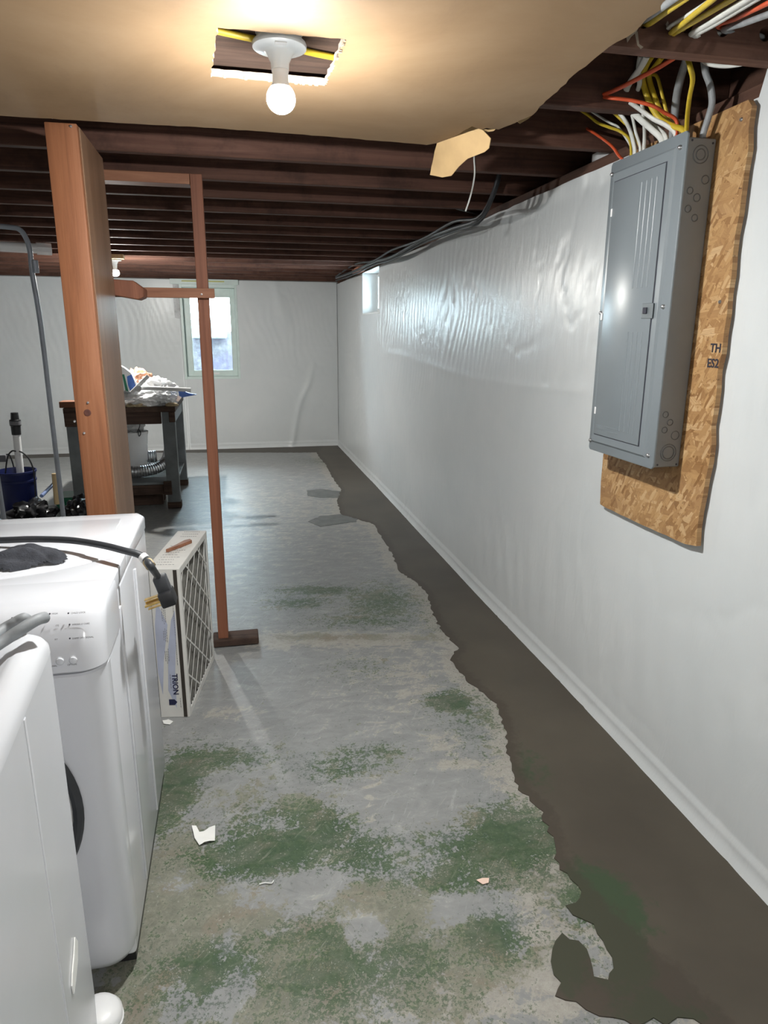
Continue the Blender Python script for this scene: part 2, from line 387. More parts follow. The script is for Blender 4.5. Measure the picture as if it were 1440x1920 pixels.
# ================================================================ SETTING
def blob_mask(X, Y, blobs):
    t = np.zeros_like(X)
    for (x, y, rx, ry, a, s) in blobs:
        ca, sa = math.cos(a), math.sin(a); u = (X - x) * ca + (Y - y) * sa; v = -(X - x) * sa + (Y - y) * ca
        d = np.sqrt((u / rx) ** 2 + (v / ry) ** 2); t = np.maximum(t, s * np.exp(-.65 * d * d))
    return t
EDGE = [(-4.4, 8.9), (-2.0, 8.93), (-1.2897, 9.1053), (-0.6274, 8.9806), (-0.0956, 8.8804), (0.3712, 8.7925), (0.7725, 8.717), (0.9892, 8.6966), (1.005, 7.8708), (0.9806, 7.1576), (0.9838, 6.5027), (0.8722, 6.0337), (0.8385, 5.5589), (0.9288, 5.4184), (1.0487, 5.2277), (1.0282, 4.5444), (0.9906, 4.0913), (1.0573, 3.7828), (1.0606, 3.6742), (1.0015, 3.3027), (0.9981, 3.0966), (1.0225, 2.9532), (0.9389, 2.8196), (0.955, 2.5979), (1.0049, 2.4039), (0.9772, 2.2459), (0.9327, 2.1083), (0.8922, 1.9685), (0.8828, 1.8659), (0.9082, 1.7642), (0.8979, 1.7021), (0.8826, 1.6093), (0.8534, 1.5486), (0.8646, 1.4632), (0.8769, 1.4118), (0.8169, 1.3817), (0.8155, 1.3515), (0.8473, 1.3101), (0.8563, 1.2584), (0.8467, 1.2132), (0.8325, 1.186), (0.805, 1.1556), (0.7756, 1.1732), (0.7911, 1.2173), (0.7897, 1.2725), (0.76, 1.3016), (0.7271, 1.2857), (0.7173, 1.2592), (0.6909, 1.234), (0.6813, 1.1961), (0.6913, 1.1768), (0.6643, 1.1465), (0.6814, 1.1294), (0.7222, 1.1048), (0.7675, 1.0668), (0.8058, 1.0424), (0.8561, 1.048), (0.8738, 1.0342), (0.9154, 1.0456), (0.9447, 1.0292), (0.9756, 0.9977), (1.0, 0.95), (1.05, 0.3)]
def edge_x(Y):
    e = sorted(EDGE_MAIN, key=lambda p: p[1]); return np.interp(Y, [p[1] for p in e], [p[0] for p in e])
EDGE_MAIN = [(0.9892, 8.6966), (1.005, 7.8708), (0.9806, 7.1576), (0.9838, 6.5027), (0.8722, 6.0337), (0.8385, 5.5589), (0.9288, 5.4184), (1.0487, 5.2277), (1.0282, 4.5444), (0.9906, 4.0913), (1.0573, 3.7828), (1.0606, 3.6742), (1.0015, 3.3027), (0.9981, 3.0966), (1.0225, 2.9532), (0.9389, 2.8196), (0.955, 2.5979), (1.0049, 2.4039), (0.9772, 2.2459), (0.9327, 2.1083), (0.8922, 1.9685), (0.8828, 1.8659), (0.9082, 1.7642), (0.8979, 1.7021), (0.8826, 1.6093), (0.8534, 1.5486), (0.8646, 1.4632), (0.8769, 1.4118), (1.0, 0.95), (1.05, 0.3), (1.1, -2), (1.15, 9.3)]
GREEN = [(0.1288, 1.8149, 0.1818, 0.1114, -0.2, 0.9), (-0.2601, 2.1345, 0.0729, 0.1921, -0.2, 1.0), (0.3258, 2.1027, 0.1707, 0.0795, -0.2, 0.62), (0.4181, 2.1814, 0.1181, 0.0508, -0.2, 0.6), (0.826, 2.4629, 0.101, 0.0798, -0.2, 0.9), (0.7675, 1.6568, 0.1313, 0.1233, -0.2, 0.9), (-0.1177, 1.3655, 0.1153, 0.0756, -0.2, 0.85), (0.3375, 1.6791, 0.1269, 0.0782, -0.2, 0.8), (0.6557, 1.6344, 0.2249, 0.0807, -0.2, 0.7), (0.539, 1.5319, 0.1512, 0.0817, -0.2, 0.6), (0.3024, 3.6768, 0.1829, 0.0986, -0.2, 0.75), (0.4444, 3.8352, 0.287, 0.0893, -0.2, 0.75), (0.7806, 3.5791, 0.214, 0.3004, -0.2, 0.68), (0.6414, 3.3406, 0.3431, 0.1005, -0.2, 0.6), (1.1172, 3.1521, 0.196, 0.0546, -0.2, 0.7), (0.5846, 1.3571, 0.0695, 0.0693, -0.2, 0.85), (0.1899, 1.3447, 0.2107, 0.1107, -0.2, 0.6), (0.0274, 1.7444, 0.1901, 0.1149, -0.2, 0.8), (0.52, 2.8409, 0.1977, 0.1647, -0.2, 0.35), (0.8821, 2.3868, 0.1318, 0.2722, -0.2, 0.45), (-0.1389, 2.2644, 0.2326, 0.0681, -0.2, 0.6), (1.0898, 8.0286, 0.5102, 0.289, -0.2, 0.5), (0.8721, 1.3847, 0.0583, 0.0784, -0.2, 0.6), (-1.114, 6.0359, 0.4533, 0.6292, -0.2, 0.4)]
OLIVE = [(-0.0946, 1.5706, 0.2154, 0.1153, -0.2, 0.8), (-0.2325, 1.7561, 0.1085, 0.1618, -0.2, 0.7), (0.2028, 1.3419, 0.3162, 0.1449, -0.2, 0.75), (0.3836, 1.4696, 0.2161, 0.1128, -0.2, 0.7), (-0.2548, 1.518, 0.1097, 0.2274, -0.2, 0.75), (0.079, 1.2815, 0.2505, 0.0853, -0.2, 0.7), (0.7251, 1.5543, 0.1871, 0.1587, -0.2, 0.6), (0.1379, 1.9129, 0.3453, 0.1653, -0.2, 0.45), (0.4978, 3.1672, 0.4877, 0.051, -0.2, 0.7), (0.5171, 1.7332, 0.2485, 0.1506, -0.2, 0.4)]
BEIGE = [(0.7206, 1.3284, 0.0835, 0.2278, -0.2, 0.9), (0.5856, 1.2164, 0.1545, 0.0908, -0.2, 0.9), (0.6678, 1.1567, 0.1508, 0.0874, -0.2, 0.9), (0.4928, 3.1364, 0.5372, 0.0886, -0.2, 0.95), (0.1517, 3.2067, 0.1606, 0.1156, -0.2, 0.95), (0.7444, 2.047, 0.1732, 0.0453, -0.2, 0.7), (0.7175, 2.1532, 0.0799, 0.1444, -0.2, 0.6), (0.3847, 1.9145, 0.053, 0.1722, -0.2, 0.7), (0.7488, 2.741, 0.39, 0.4643, -0.2, 0.5), (1.1975, 5.9697, 0.4398, 1.5088, -0.2, 0.6), (0.4868, 1.168, 0.2472, 0.0544, -0.2, 0.8), (0.2428, 1.4993, 0.0863, 0.0548, -0.2, 0.6), (0.2239, 5.7711, 0.9156, 1.9062, -0.2, 0.45), (0.1421, 1.3856, 0.1071, 0.0639, -0.2, 0.6), (-0.0826, 2.5461, 0.1292, 0.0753, -0.2, 0.6), (0.9043, 1.8054, 0.0709, 0.2085, -0.2, 0.75)]
def grid_mesh(us, vs, fn, keep=None):
    U, V = np.meshgrid(us, vs, indexing='ij'); P = fn(U, V); nu, nv = len(us), len(vs)
    i = np.arange(nu - 1)[:, None] * nv + np.arange(nv - 1)[None, :]
    F = np.stack([i, i + nv, i + nv + 1, i + 1], -1).reshape(-1, 4)
    if keep is not None:
        uc = (us[:-1] + us[1:])[:, None] / 2 + 0 * vs[None, :-1]; vc = (vs[:-1] + vs[1:])[None, :] / 2 + 0 * us[:-1, None]
        F = F[keep(uc, vc).reshape(-1)]
    return np.stack(P, -1).reshape(-1, 3), F, U, V
def np_obj(name, V, F, mat, parent=None, smooth=True, flip=False):
    me = bpy.data.meshes.new(name); me.vertices.add(len(V)); me.vertices.foreach_set('co', V.astype(np.float32).ravel())
    if flip: F = F[:, ::-1]
    me.loops.add(F.size); me.loops.foreach_set('vertex_index', F.astype(np.int32).ravel()); me.polygons.add(len(F))
    me.polygons.foreach_set('loop_start', np.arange(len(F), dtype=np.int32) * 4); me.polygons.foreach_set('loop_total', np.full(len(F), 4, dtype=np.int32))
    me.polygons.foreach_set('use_smooth', np.full(len(F), smooth)); me.update(calc_edges=True); me.validate(); me.materials.append(mat)
    o = bpy.data.objects.new(name, me); COL.objects.link(o)
    if parent: o.parent = parent
    return o

# floor
BARE = [(-0.0094, 1.5801, 0.0874, 0.0493, -0.2, 1.0), (0.1236, 1.5998, 0.0896, 0.0472, -0.2, 1.0), (0.0823, 1.8537, 0.0669, 0.0345, -0.2, 0.9), (0.2721, 1.4232, 0.0555, 0.0578, -0.2, 1.0), (0.5386, 1.4368, 0.1081, 0.0514, -0.2, 1.0), (-0.0801, 1.3153, 0.045, 0.0568, -0.2, 0.9), (-0.191, 1.3526, 0.0428, 0.0288, -0.2, 0.8), (0.3996, 1.666, 0.0794, 0.044, -0.2, 0.7), (0.495, 1.919, 0.161, 0.1148, -0.2, 0.9), (-0.2265, 1.6736, 0.0447, 0.0364, -0.2, 0.8), (0.6555, 1.1593, 0.0754, 0.0425, -0.2, 0.6), (0.0884, 1.3815, 0.0663, 0.0247, -0.2, 0.7)]
def wear_cols(X, Y):
    k = blob_mask(X, Y, BARE); g = blob_mask(X, Y, GREEN) - .55 * k; o = blob_mask(X, Y, OLIVE) - .7 * k; b = blob_mask(X, Y, BEIGE) - .4 * k
    ex = edge_x(Y) - X; b = np.maximum(b, np.where((ex > -.05) & (Y < 8.7), np.clip(1.0 - ex / .16, 0, .95), 0))
    near = np.clip((2.6 - Y) / 1.2, 0, 1); g = np.clip(g + .24 * near, 0, 1); o = np.clip(o + .28 * near, 0, 1)
    return g, o, b
us = np.concatenate([np.arange(XL, -1.2, .12), np.arange(-1.2, XW + .03, .022)]); vs = np.concatenate([np.arange(YF, 4, .022), np.arange(4, YB + .1, .05)])
V, F, U, W_ = grid_mesh(us, vs, lambda x, y: (x, y, (fbm(x * 1.1, y * 1.1, 3) - .5) * .003))
floor = np_obj('floor', V, F, M['floor'], flip=False); tag(floor, kind='structure')
def set_wear(o, X, Y, fn):
    g, ol, b = fn(X, Y); ca = o.data.color_attributes.new('wear', 'FLOAT_COLOR', 'POINT')
    ca.data.foreach_set('color', np.stack([g, ol, b, np.ones_like(g)], -1).astype(np.float32).ravel())
set_wear(floor, V[:, 0], V[:, 1], wear_cols)
MB().box(XL, XW + .25, YF - .1, YB + .25, -.15, -.006).build('floor_slab', M['concrete'], floor)
def rough_outline(P, amp, n, seed):
    out = []; rnd = random.Random(seed)
    for i in range(len(P)):
        a, b = Vector(P[i]), Vector(P[(i + 1) % len(P)]); L = (b - a).length; k = max(1, min(n, int(L / .02)))
        if L > 1.5: k = 1
        nr = Vector((-(b - a).y, (b - a).x)).normalized() if L > 0 else Vector((0, 0))
        for j in range(k):
            t = j / k; p = a.lerp(b, t); s = amp * (0 if L > 1.5 else rnd.uniform(-1, 1))
            out.append((p.x + nr.x * s, p.y + nr.y * s))
    return out
def flat_slab(P, z0, z1, sub=.05):
    bm = bmesh.new(); vs = [bm.verts.new((p[0], p[1], z1)) for p in P]
    es = [bm.edges.new((vs[i], vs[(i + 1) % len(vs)])) for i in range(len(vs))]
    bmesh.ops.triangle_fill(bm, edges=es, use_beauty=True)
    for k in range(5):
        long_e = [e for e in bm.edges if e.calc_length() > sub * 2 and not e.is_boundary]
        if not long_e or len(bm.verts) > 12000: break
        bmesh.ops.subdivide_edges(bm, edges=long_e, cuts=1); bmesh.ops.triangulate(bm, faces=bm.faces)
    r = bmesh.ops.extrude_edge_only(bm, edges=[e for e in bm.edges if e.is_boundary])
    for g in r['geom']:
        if isinstance(g, bmesh.types.BMVert): g.co.z = z0
    bmesh.ops.recalc_face_normals(bm, faces=bm.faces); mb = MB(); mb.bm(bm); return mb
pat = flat_slab(rough_outline(EDGE + [(XW + .01, .3), (XW + .01, YB + .01), (XL, YB + .01), (XL, 8.98)], .009, 14, 3), -.004, .0025)
patch = pat.build('damp_concrete_patch', M['patch'], floor, label='dark damp strip of new concrete along the walls')
WETG = [(0.8915, 1.3623, 0.1011, 0.1181, -0.2, 1.0), (0.7316, 1.2299, 0.0462, 0.0803, -0.2, 0.95), (0.8639, 1.2328, 0.0807, 0.1393, -0.2, 0.7), (0.8827, 1.0577, 0.0975, 0.0276, -0.2, 0.9), (0.9577, 1.9705, 0.0952, 0.1679, -0.2, 0.4)]
def patch_cols(X, Y):
    ex = X - edge_x(Y); return blob_mask(X, Y, WETG), 0 * X, np.clip(1 - ex / .1, 0, 1)
pv = np.zeros(len(patch.data.vertices) * 3, dtype=np.float32); patch.data.vertices.foreach_get('co', pv); pv = pv.reshape(-1, 3)
set_wear(patch, pv[:, 0], pv[:, 1], patch_cols)

for P in [[(0.6454, 6.5212), (0.7814, 6.5662), (0.995, 6.4059), (0.9781, 6.1399), (0.7373, 6.2088), (0.6368, 6.2943)], [(0.5407, 5.3944), (0.655, 5.5422), (0.8412, 5.5763), (0.9652, 5.4457), (0.9247, 5.318), (0.7275, 5.2594), (0.6151, 5.2184)]]:
    flat_slab(rough_outline(P, .006, 8, 5), -.003, .0018).build('damp_blotch', M['blotch'], floor)
# walls
WX0, WX1, WZ0, WZ1 = -.60, .097, .905, 2.10       # back window opening
SY0, SY1, SZ0, SZ1 = 6.52, 7.40, 1.668, 2.09      # side window opening
TW = 2.09
wr = MB(); T = .25; X0 = XW + .008
wr.box(X0, X0 + T, YF, SY0, -.1, TW); wr.box(X0, X0 + T, SY1, YB + .3, -.1, TW); wr.box(X0, X0 + T, SY0, SY1, -.1, SZ0)
wall_right = wr.build('wall_right', M['concrete'], loc=(0, 0, 0), kind='structure')
wb = MB(); Y0 = YB + .008
wb.box(XL - .25, WX0, Y0, Y0 + T, -.1, TW + .03); wb.box(WX1, X0, Y0, Y0 + T, -.1, TW + .03); wb.box(WX0, WX1, Y0, Y0 + T, -.1, WZ0); 
wall_back = wb.build('wall_back', M['concrete'], loc=(0, 0, 0), kind='structure')
wall_left = box(XL - .25, XL, YF, YB + .2, -.1, 2.4).build('wall_left', M['whitepaint'], loc=(0, 0, 0), kind='structure')
wall_front = box(XL - .25, X0 + .3, YF - .2, YF, -.1, 2.4).build('wall_front', M['whitepaint'], loc=(0, 0, 0), kind='structure')
def ripples(u, z, s):
    """relief of stapled poly sheeting: u along the wall, z up"""
    d = (fbm(u * .8, z * .9, s, 3) - .5) * .015
    warp = (fbm(u * 1.5, z * 1.2, s + 5, 3) - .5) * .5
    m1 = np.clip(1.4 * fbm(u * .7 + 3, z * .9, s + 9, 2) - .25, 0, 1) * np.exp(-((z - 1.55) / .42) ** 2)
    r1 = np.sin((u + .22 * z + warp) * 2 * math.pi / .085 + 6 * fbm(u * 2, z * 1.5, s + 11, 2))
    d += m1 * .0042 * r1 * np.abs(r1)
    m2 = np.clip(fbm(u * .9, z * .5 + 4, s + 21, 2) * 1.6 - .5, 0, 1) * np.exp(-((z - .45) / .4) ** 2)
    r2 = np.sin((u - .3 * z + warp * .6) * 2 * math.pi / .16); d += m2 * .0035 * r2
    d += .006 * np.exp(-((z - 1.28 - .04 * np.sin(u * 1.3)) / .018) ** 2) * np.clip(fbm(u * 1.2, z * 0, s + 31, 2) * 2 - .6, 0, 1)
    cr = fbm(u * 3.1 + warp, z * 2.3, s + 41, 4); d += -.008 * np.exp(-((cr - .5) / .012) ** 2) * .35
    return d
def cove(z): return np.where(z < .075, .02 * (1 - z / .075) ** 1.5 + .006 * np.exp(-((z - .06) / .012) ** 2), 0)
us = np.arange(YF, YB + .02, .018); vs = np.concatenate([np.arange(0, .1, .0125), np.linspace(.1, TW, 118)])
us = np.unique(np.concatenate([us, [SY0, SY1]])); vs = np.unique(np.concatenate([vs, [SZ0]]))
def fr(u, z):
    d = ripples(u, z, 1) + cove(z) + .004
    tp = np.clip((2.09 - z) / .06, 0, 1); d = d * tp + (1 - tp) * (.003 + .004 * vnoise(u * 14, z * 10, 5))
    wm = np.clip(np.maximum(np.maximum(SY0 - u, u - SY1), SZ0 - z) / .08, 0, 1); d = d * wm + .002 * (1 - wm)
    om = np.clip(np.maximum(np.maximum(1.7 - u, u - 2.33), .84 - z) / .08, 0, 1); d = d * om + .004 * (1 - om)
    top = np.where(z > 2.08, .004 * (vnoise(u * 9, u * 0, 7) - .5), 0)
    rise = np.where((u < 1.72), np.clip((z - 1.9) / .19, 0, 1) * .06, 0)
    return XW - d, u, z + top + rise
V, F, _, _ = grid_mesh(us, vs, fr, lambda u, z: ~(((u > SY0) & (u < SY1) & (z > SZ0)) | ((u > 1.75) & (u < 2.28) & (z > .89))))
np_obj('plastic_sheet', V, F, M['sheet'], wall_right, flip=True)
us = np.unique(np.concatenate([np.arange(XL, XW + .01, .02), [WX0, WX1]])); vs = np.unique(np.concatenate([np.arange(0, .1, .0125), np.linspace(.1, 2.11, 105), [WZ0]]))
def fb(u, z):
    d = ripples(u + 20, z, 2) + cove(z) + .004
    q = (u - (.75 + .30 * (z - .1) + .10 * (fbm(z * 2.2, u * 0, 77, 2) - .5))) ; d += .02 * np.exp(-(q / .035) ** 2) * np.clip((1.15 - z) / .4, 0, 1)
    q = (u - (.62 - .3 * (z - 1.9))); d += .006 * np.exp(-(q / .06) ** 2) * np.clip((z - 1.1) / .6, 0, 1)
    wm = np.clip(np.maximum(np.maximum(WX0 - u, u - WX1), WZ0 - z) / .08, 0, 1); d = d * wm + .002 * (1 - wm)
    return u, YB - d, z
V, F, _, _ = grid_mesh(us, vs, fb, lambda u, z: ~((u > WX0) & (u < WX1) & (z > WZ0)))
np_obj('plastic_sheet', V, F, M['sheet'], wall_back, flip=False)
# short loose flap of sheet beside the back window
mb = MB(); mb.add([(-.67, YB - .015, 2.06), (-.61, YB - .012, 2.06), (-.60, YB - .014, 1.64), (-.67, YB - .02, 1.66)], [(0, 1, 2, 3)]); fl = mb.build('loose_flap', M['film'], wall_back)

# ceiling: subfloor, planks, joists, the sheet of board still up
ceiling = box(XL - .2, X0 + .3, YF - .1, YB + .3, 2.352, 2.40).build('ceiling', M['plank'], loc=(0, 0, 2.352), kind='structure')
src = box(-.068, .068, 0, 3.66, 0, .018, .002, 1)
plank = None; x = XL + .07; k = 0
while x < X0 + .25:
    for j in range(3):
        loc = Vector((x, YF + 3.66 * j + .05 * j, 2.334 - 2.352))
        if plank is None: plank = src.build('subfloor_plank', M['plank'], ceiling, local=True); plank.location = loc
        else: inst(plank, loc)
    x += .14; k += 1
JY = [2.5 + .418 * k for k in range(-10, 16)]
joist = None
for y in JY:
    if abs(y - 1.664) < .01: continue
    if y > YB - .04: continue
    loc = Vector((XL, y - .042, ZJ - 2.352))
    if joist is None: joist = box(0, 1.50 - XL, 0, .042, 0, .203, .003, 1).build('joist', M['joist'], ceiling, local=True); joist.location = loc
    else: inst(joist, loc)
# the joist over the panel has bored cable holes
hj = MB(); y1, y0 = 1.664, 1.622
hx = [.95, 1.06, 1.155, 1.27, 1.335]; hr = .016; zc = 2.185
xs = [XL]
for h in hx: xs += [h - hr, h + hr]
xs += [1.5]
for a in range(0, len(xs), 2): hj.box(xs[a], xs[a + 1], y0, y1, ZJ, 2.333)
for h in hx:
    hj.box(h - hr, h + hr, y0, y1, ZJ, zc - hr); hj.box(h - hr, h + hr, y0, y1, zc + hr, 2.333)
    for q in range(4):      # round the corners of the hole
        sx, sz = (1, 1, -1, -1)[q], (1, -1, 1, -1)[q]
        pts = [(h + sx * hr, zc + sz * hr)] + [(h + sx * hr * math.cos(t), zc + sz * hr * math.sin(t)) for t in np.linspace(0, math.pi / 2, 5)]
        hj.prism(pts, y0, y1, 'y')
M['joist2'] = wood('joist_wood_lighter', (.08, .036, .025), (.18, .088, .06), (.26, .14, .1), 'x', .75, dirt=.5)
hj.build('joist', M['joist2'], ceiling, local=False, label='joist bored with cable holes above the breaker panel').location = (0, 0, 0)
# rim, sill plate and the block in the lamp opening
box(1.50, 1.54, YF, YB + .2, 2.13, 2.352).build('rim_joist', M['sill'], ceiling)
box(XW + .008, 1.62, YF, YB + .2, 2.092, 2.13, .003, 1).build('sill_plate', M['sill'], ceiling)
box(1.54, 1.9, YF, YB + .2, 2.05, 2.4).build('rim_cover', M['concrete'], ceiling)
box(XL - .2, X0 + .2, YB - .004, YB + .045, 2.122, 2.352).build('end_joist', M['joist'], ceiling)
box(XL - .2, X0 + .2, YB + .045, YB + .3, 2.122, 2.4).build('rim_cover', M['concrete'], ceiling)
box(XL - .2, XL + .02, YF, YB, 2.13, 2.352).build('rim_joist', M['sill'], ceiling)
box(-.25, .55, 1.72, 1.975, 2.138, 2.176, .003, 1).build('lamp_backing_board', M['oldwood'], ceiling)
# ceiling board outline with the ragged right edge and the lamp opening
OUT = [(0.87, -1.85), (0.8596, 1.3542), (0.8494, 1.4387), (0.8606, 1.5012), (0.8504, 1.6142), (0.8525, 1.731), (0.869, 1.8794), (0.8765, 2.0042), (0.8895, 2.0762), (0.8815, 2.115), (0.8625, 2.1916), (0.8477, 2.242), (0.8044, 2.2343), (0.7992, 2.2534), (0.7554, 2.2283), (0.7381, 2.3613), (0.7095, 2.4348), (0.6786, 2.4699), (0.3131, 2.4421), (-0.0221, 2.4284), (-0.3372, 2.4388), (-0.518, 2.4425), (-0.6348, 2.443), (-4.4, 2.343), (-4.4, -1.85)]
HOLE = [(0.0042, 1.6759), (0.274, 1.6748), (0.2676, 1.9732), (-0.0165, 1.9686)]
def board(outline, hole, z0, z1):
    bm = bmesh.new(); es = []
    for P in (outline, hole):
        vs = [bm.verts.new((p[0], p[1], z0)) for p in P]; es += [bm.edges.new((vs[i], vs[(i + 1) % len(vs)])) for i in range(len(vs))]
    bmesh.ops.triangle_fill(bm, edges=es, use_beauty=True)
    r = bmesh.ops.extrude_face_region(bm, geom=bm.faces[:])
    for g in r['geom']:
        if isinstance(g, bmesh.types.BMVert): g.co.z = z1
    bmesh.ops.recalc_face_normals(bm, faces=bm.faces); mb = MB(); bm.verts.index_update()
    for f in bm.faces: mb.f.append(tuple(v.index for v in f.verts)); mb.m.append(1 if abs(f.normal.z) < .5 else 0)
    mb.v = [tuple(v.co) for v in bm.verts]; bm.free(); return mb
def jag(P, amp, step, seed, skip=1.2):
    rnd = random.Random(seed); out = []
    for i in range(len(P)):
        a, b = Vector(P[i]), Vector(P[(i + 1) % len(P)]); L = (b - a).length; k = 1 if L > skip and (a.x < -.8 or a.y < 1) else max(1, int(L / step))
        nr = Vector((-(b - a).y, (b - a).x)) / max(L, 1e-6)
        for j in range(k):
            p = a.lerp(b, j / k) + nr * rnd.uniform(-amp, amp) * (0 if j == 0 else 1); out.append((p.x, p.y))
    return out
cb = board(jag(OUT, .004, .025, 5, 9), jag(HOLE, .003, .015, 6), 2.112, 2.1295)
cb.build('ceiling_board', [M['ceiling'], M['gypsum']], ceiling, label='aged tan ceiling board with a torn edge')
# frayed crumbs round the opening and the torn edge
rnd = random.Random(8); cr = MB()
for i in range(36):
    a, b = [(HOLE[1], HOLE[2]), (HOLE[2], HOLE[3])][i % 2]; t = rnd.random(); p = (a[0] + (b[0] - a[0]) * t, a[1] + (b[1] - a[1]) * t)
    q = rnd.uniform(.0006, .0018); cr.box(p[0] - q * 2, p[0] + q * 2, p[1] - q, p[1] + q, 2.1105 - q * .5, 2.118, .0003, 1)
cr.build('torn_crumbs', M['gypsum'], ceiling, kind='stuff')
# hanging flap of peeled board and two little tabs
def ribbon(P, mat, name, th=.003, sub=3, label=None, parent=ceiling):
    bm = bmesh.new(); f = bm.faces.new([bm.verts.new(p) for p in P]); bmesh.ops.triangulate(bm, faces=[f])
    bmesh.ops.subdivide_edges(bm, edges=bm.edges[:], cuts=sub, use_grid_fill=True)
    bm.normal_update(); n = bm.faces[:][0].normal.copy()
    for v in bm.verts: v.co += n * (.006 * math.sin(v.co.x * 40 + v.co.z * 33))
    r = bmesh.ops.solidify(bm, geom=bm.faces[:], thickness=th); mb = MB(); mb.bm(bm)
    return mb.build(name, mat, parent, smooth=40, label=label)
ribbon([(0.7085, 2.4315, 2.1112), (0.7407, 2.3695, 2.1141), (0.7634, 2.3194, 2.1264), (0.7779, 2.2897, 2.1305), (0.8012, 2.2586, 2.1104), (0.8199, 2.2396, 2.0843), (0.8219, 2.2511, 2.0599), (0.8157, 2.2671, 2.0525), (0.7844, 2.3298, 2.046), (0.7665, 2.3729, 2.0303), (0.7499, 2.4171, 2.0091), (0.7294, 2.4546, 2.0105), (0.7002, 2.4995, 2.0263), (0.6996, 2.4858, 2.0504), (0.7031, 2.4555, 2.0887)], M['peel'], 'torn_board_flap', label='peeled flap of ceiling board hanging down')
ribbon([(0.9002, 2.24, 2.1401), (0.9328, 2.24, 2.1616), (0.9681, 2.24, 2.1683), (0.946, 2.24, 2.1489), (0.9167, 2.24, 2.1321)], M['peel'], 'torn_board_flap', sub=1)
ribbon([(0.8051, 2.27, 2.1165), (0.8527, 2.27, 2.1239), (0.8407, 2.27, 2.1141), (0.823, 2.27, 2.1115)], M['peel'], 'torn_board_flap', sub=1)
for P in [[(0.9081, 1.618, 2.1522), (0.9273, 1.618, 2.1723), (0.9449, 1.618, 2.1872), (0.94, 1.618, 2.1734), (0.9337, 1.618, 2.1611), (0.9212, 1.618, 2.1499), (0.9118, 1.618, 2.1373)], [(0.9309, 1.618, 2.1592), (0.9369, 1.618, 2.163), (0.9439, 1.618, 2.1382), (0.9553, 1.618, 2.1333), (0.9493, 1.618, 2.1287), (0.9391, 1.618, 2.1354)], [(0.9999, 1.618, 2.1784), (1.0042, 1.618, 2.1856), (1.0074, 1.618, 2.1807), (1.0031, 1.618, 2.1733)]]:
    ribbon(P, M['gypsum'], 'torn_paper_scrap', .002, 0)

# ---- back window: window_1
w1 = thing('window_1', None, None, (-.25, YB, WZ0)); tag(w1, kind='structure')
J = MB(); d = .12
J.box(WX0, WX0 + .03, YB - .006, YB + .3, WZ0, WZ1, .003); J.box(WX1 - .03, WX1, YB - .006, YB + .3, WZ0, WZ1, .003)
J.box(WX0 + .03, WX1 - .03, YB - .006, YB + .3, WZ0, WZ0 + .03, .003); J.box(WX0 + .03, WX1 - .03, YB - .006, YB + .3, 2.02, WZ1, .003)
J.build('window_jamb', M['greenwhite'], w1)
S = MB(); a0, a1, b0, b1 = WX0 + .03, WX1 - .03, WZ0 + .03, 2.02; ys, ye = YB + .1, YB + .16
S.box(a0, a0 + .085, ys, ye, b0, b1, .006); S.box(a1 - .065, a1, ys, ye, b0, b1, .006); S.box(a0 + .08, a1 - .06, ys, ye, b0, b0 + .075, .006); S.box(a0 + .08, a1 - .06, ys, ye, b1 - .11, b1, .006)
S.build('sash_frame', M['greenwhite'], w1)
box(-.33, -.17, ys - .015, ys + .002, b0 + .02, b0 + .045, .004).build('window_handle', M['whitepl'], w1)
box(a0 + .085, a1 - .065, ys + .03, ys + .036, b0 + .075, b1 - .11).build('window_pane', M['glass'], w1)
box(-.70, .12, YB - .03, YB - .008, 2.055, 2.118, .003, 1).build('window_header', M['greenwhite'], w1)
box(-.56, -.05, YB - .034, YB - .03, 2.085, 2.10).build('yellow_foam_line', plain('yellow_foam', (.62, .62, .25), .8), w1)
# well outside the back window
well = box(-1.6, 1.2, YB + .95, YB + 1.2, .2, 1.50, .01).build('window_well', M['well'], None, loc=(0, YB + 1, .2)); tag(well, kind='structure', label='rough stone wall of the window well outside')
box(-1.6, -1.4, YB + .3, YB + .95, .2, 1.5).build('well_side', M['well'], well); box(1.0, 1.2, YB + .3, YB + .95, .2, 1.5).build('well_side', M['well'], well)
box(-1.6, 1.2, YB + .3, YB + .95, .2, .5).build('well_floor', M['well'], well)
box(-.52, -.06, YB + .80, YB + .94, 1.40, 1.66, .02).build('well_block', plain('pale_outdoor_block', (.36, .38, .36), .9, 0, .3, 14, .5), well)
box(-6, 6, YB + 1.2, YB + 9, 1.2, 1.45).build('ground_outside', plain('outdoor_ground', (.45, .43, .38), .95, 0, .3, 3, .3), well)
# ---- side window: window_2
w2 = thing('window_2', None, None, (XW, 6.96, SZ0)); tag(w2, kind='structure')
J = MB(); xe = XW + .255
J.box(XW - .005, xe, SY0, SY0 + .02, SZ0, SZ1, .003); J.box(XW - .005, xe, SY1 - .02, SY1, SZ0, SZ1, .003); J.box(XW - .005, xe, SY0 + .02, SY1 - .02, SZ0, SZ0 + .02, .003); J.box(XW - .005, xe, SY0 + .02, SY1 - .02, SZ1 - .004, SZ1 + .002, .001)
J.build('window_jamb', M['whitepaint'], w2)
S = MB(); xs_, xe_ = XW + .15, XW + .19
ya, yb, za, zb = SY0 + .02, SY1 - .02, SZ0 + .02, SZ1
S.box(xs_, xe_, ya, ya + .045, za, zb, .005); S.box(xs_, xe_, yb - .045, yb, za, zb, .005); S.box(xs_, xe_, ya + .04, yb - .04, za, za + .045, .005); S.box(xs_, xe_, ya + .04, yb - .04, zb - .04, zb, .005); S.box(xs_, xe_, 6.93, 6.99, za + .04, zb - .04, .005)
S.build('sash_frame', M['whitepaint'], w2)
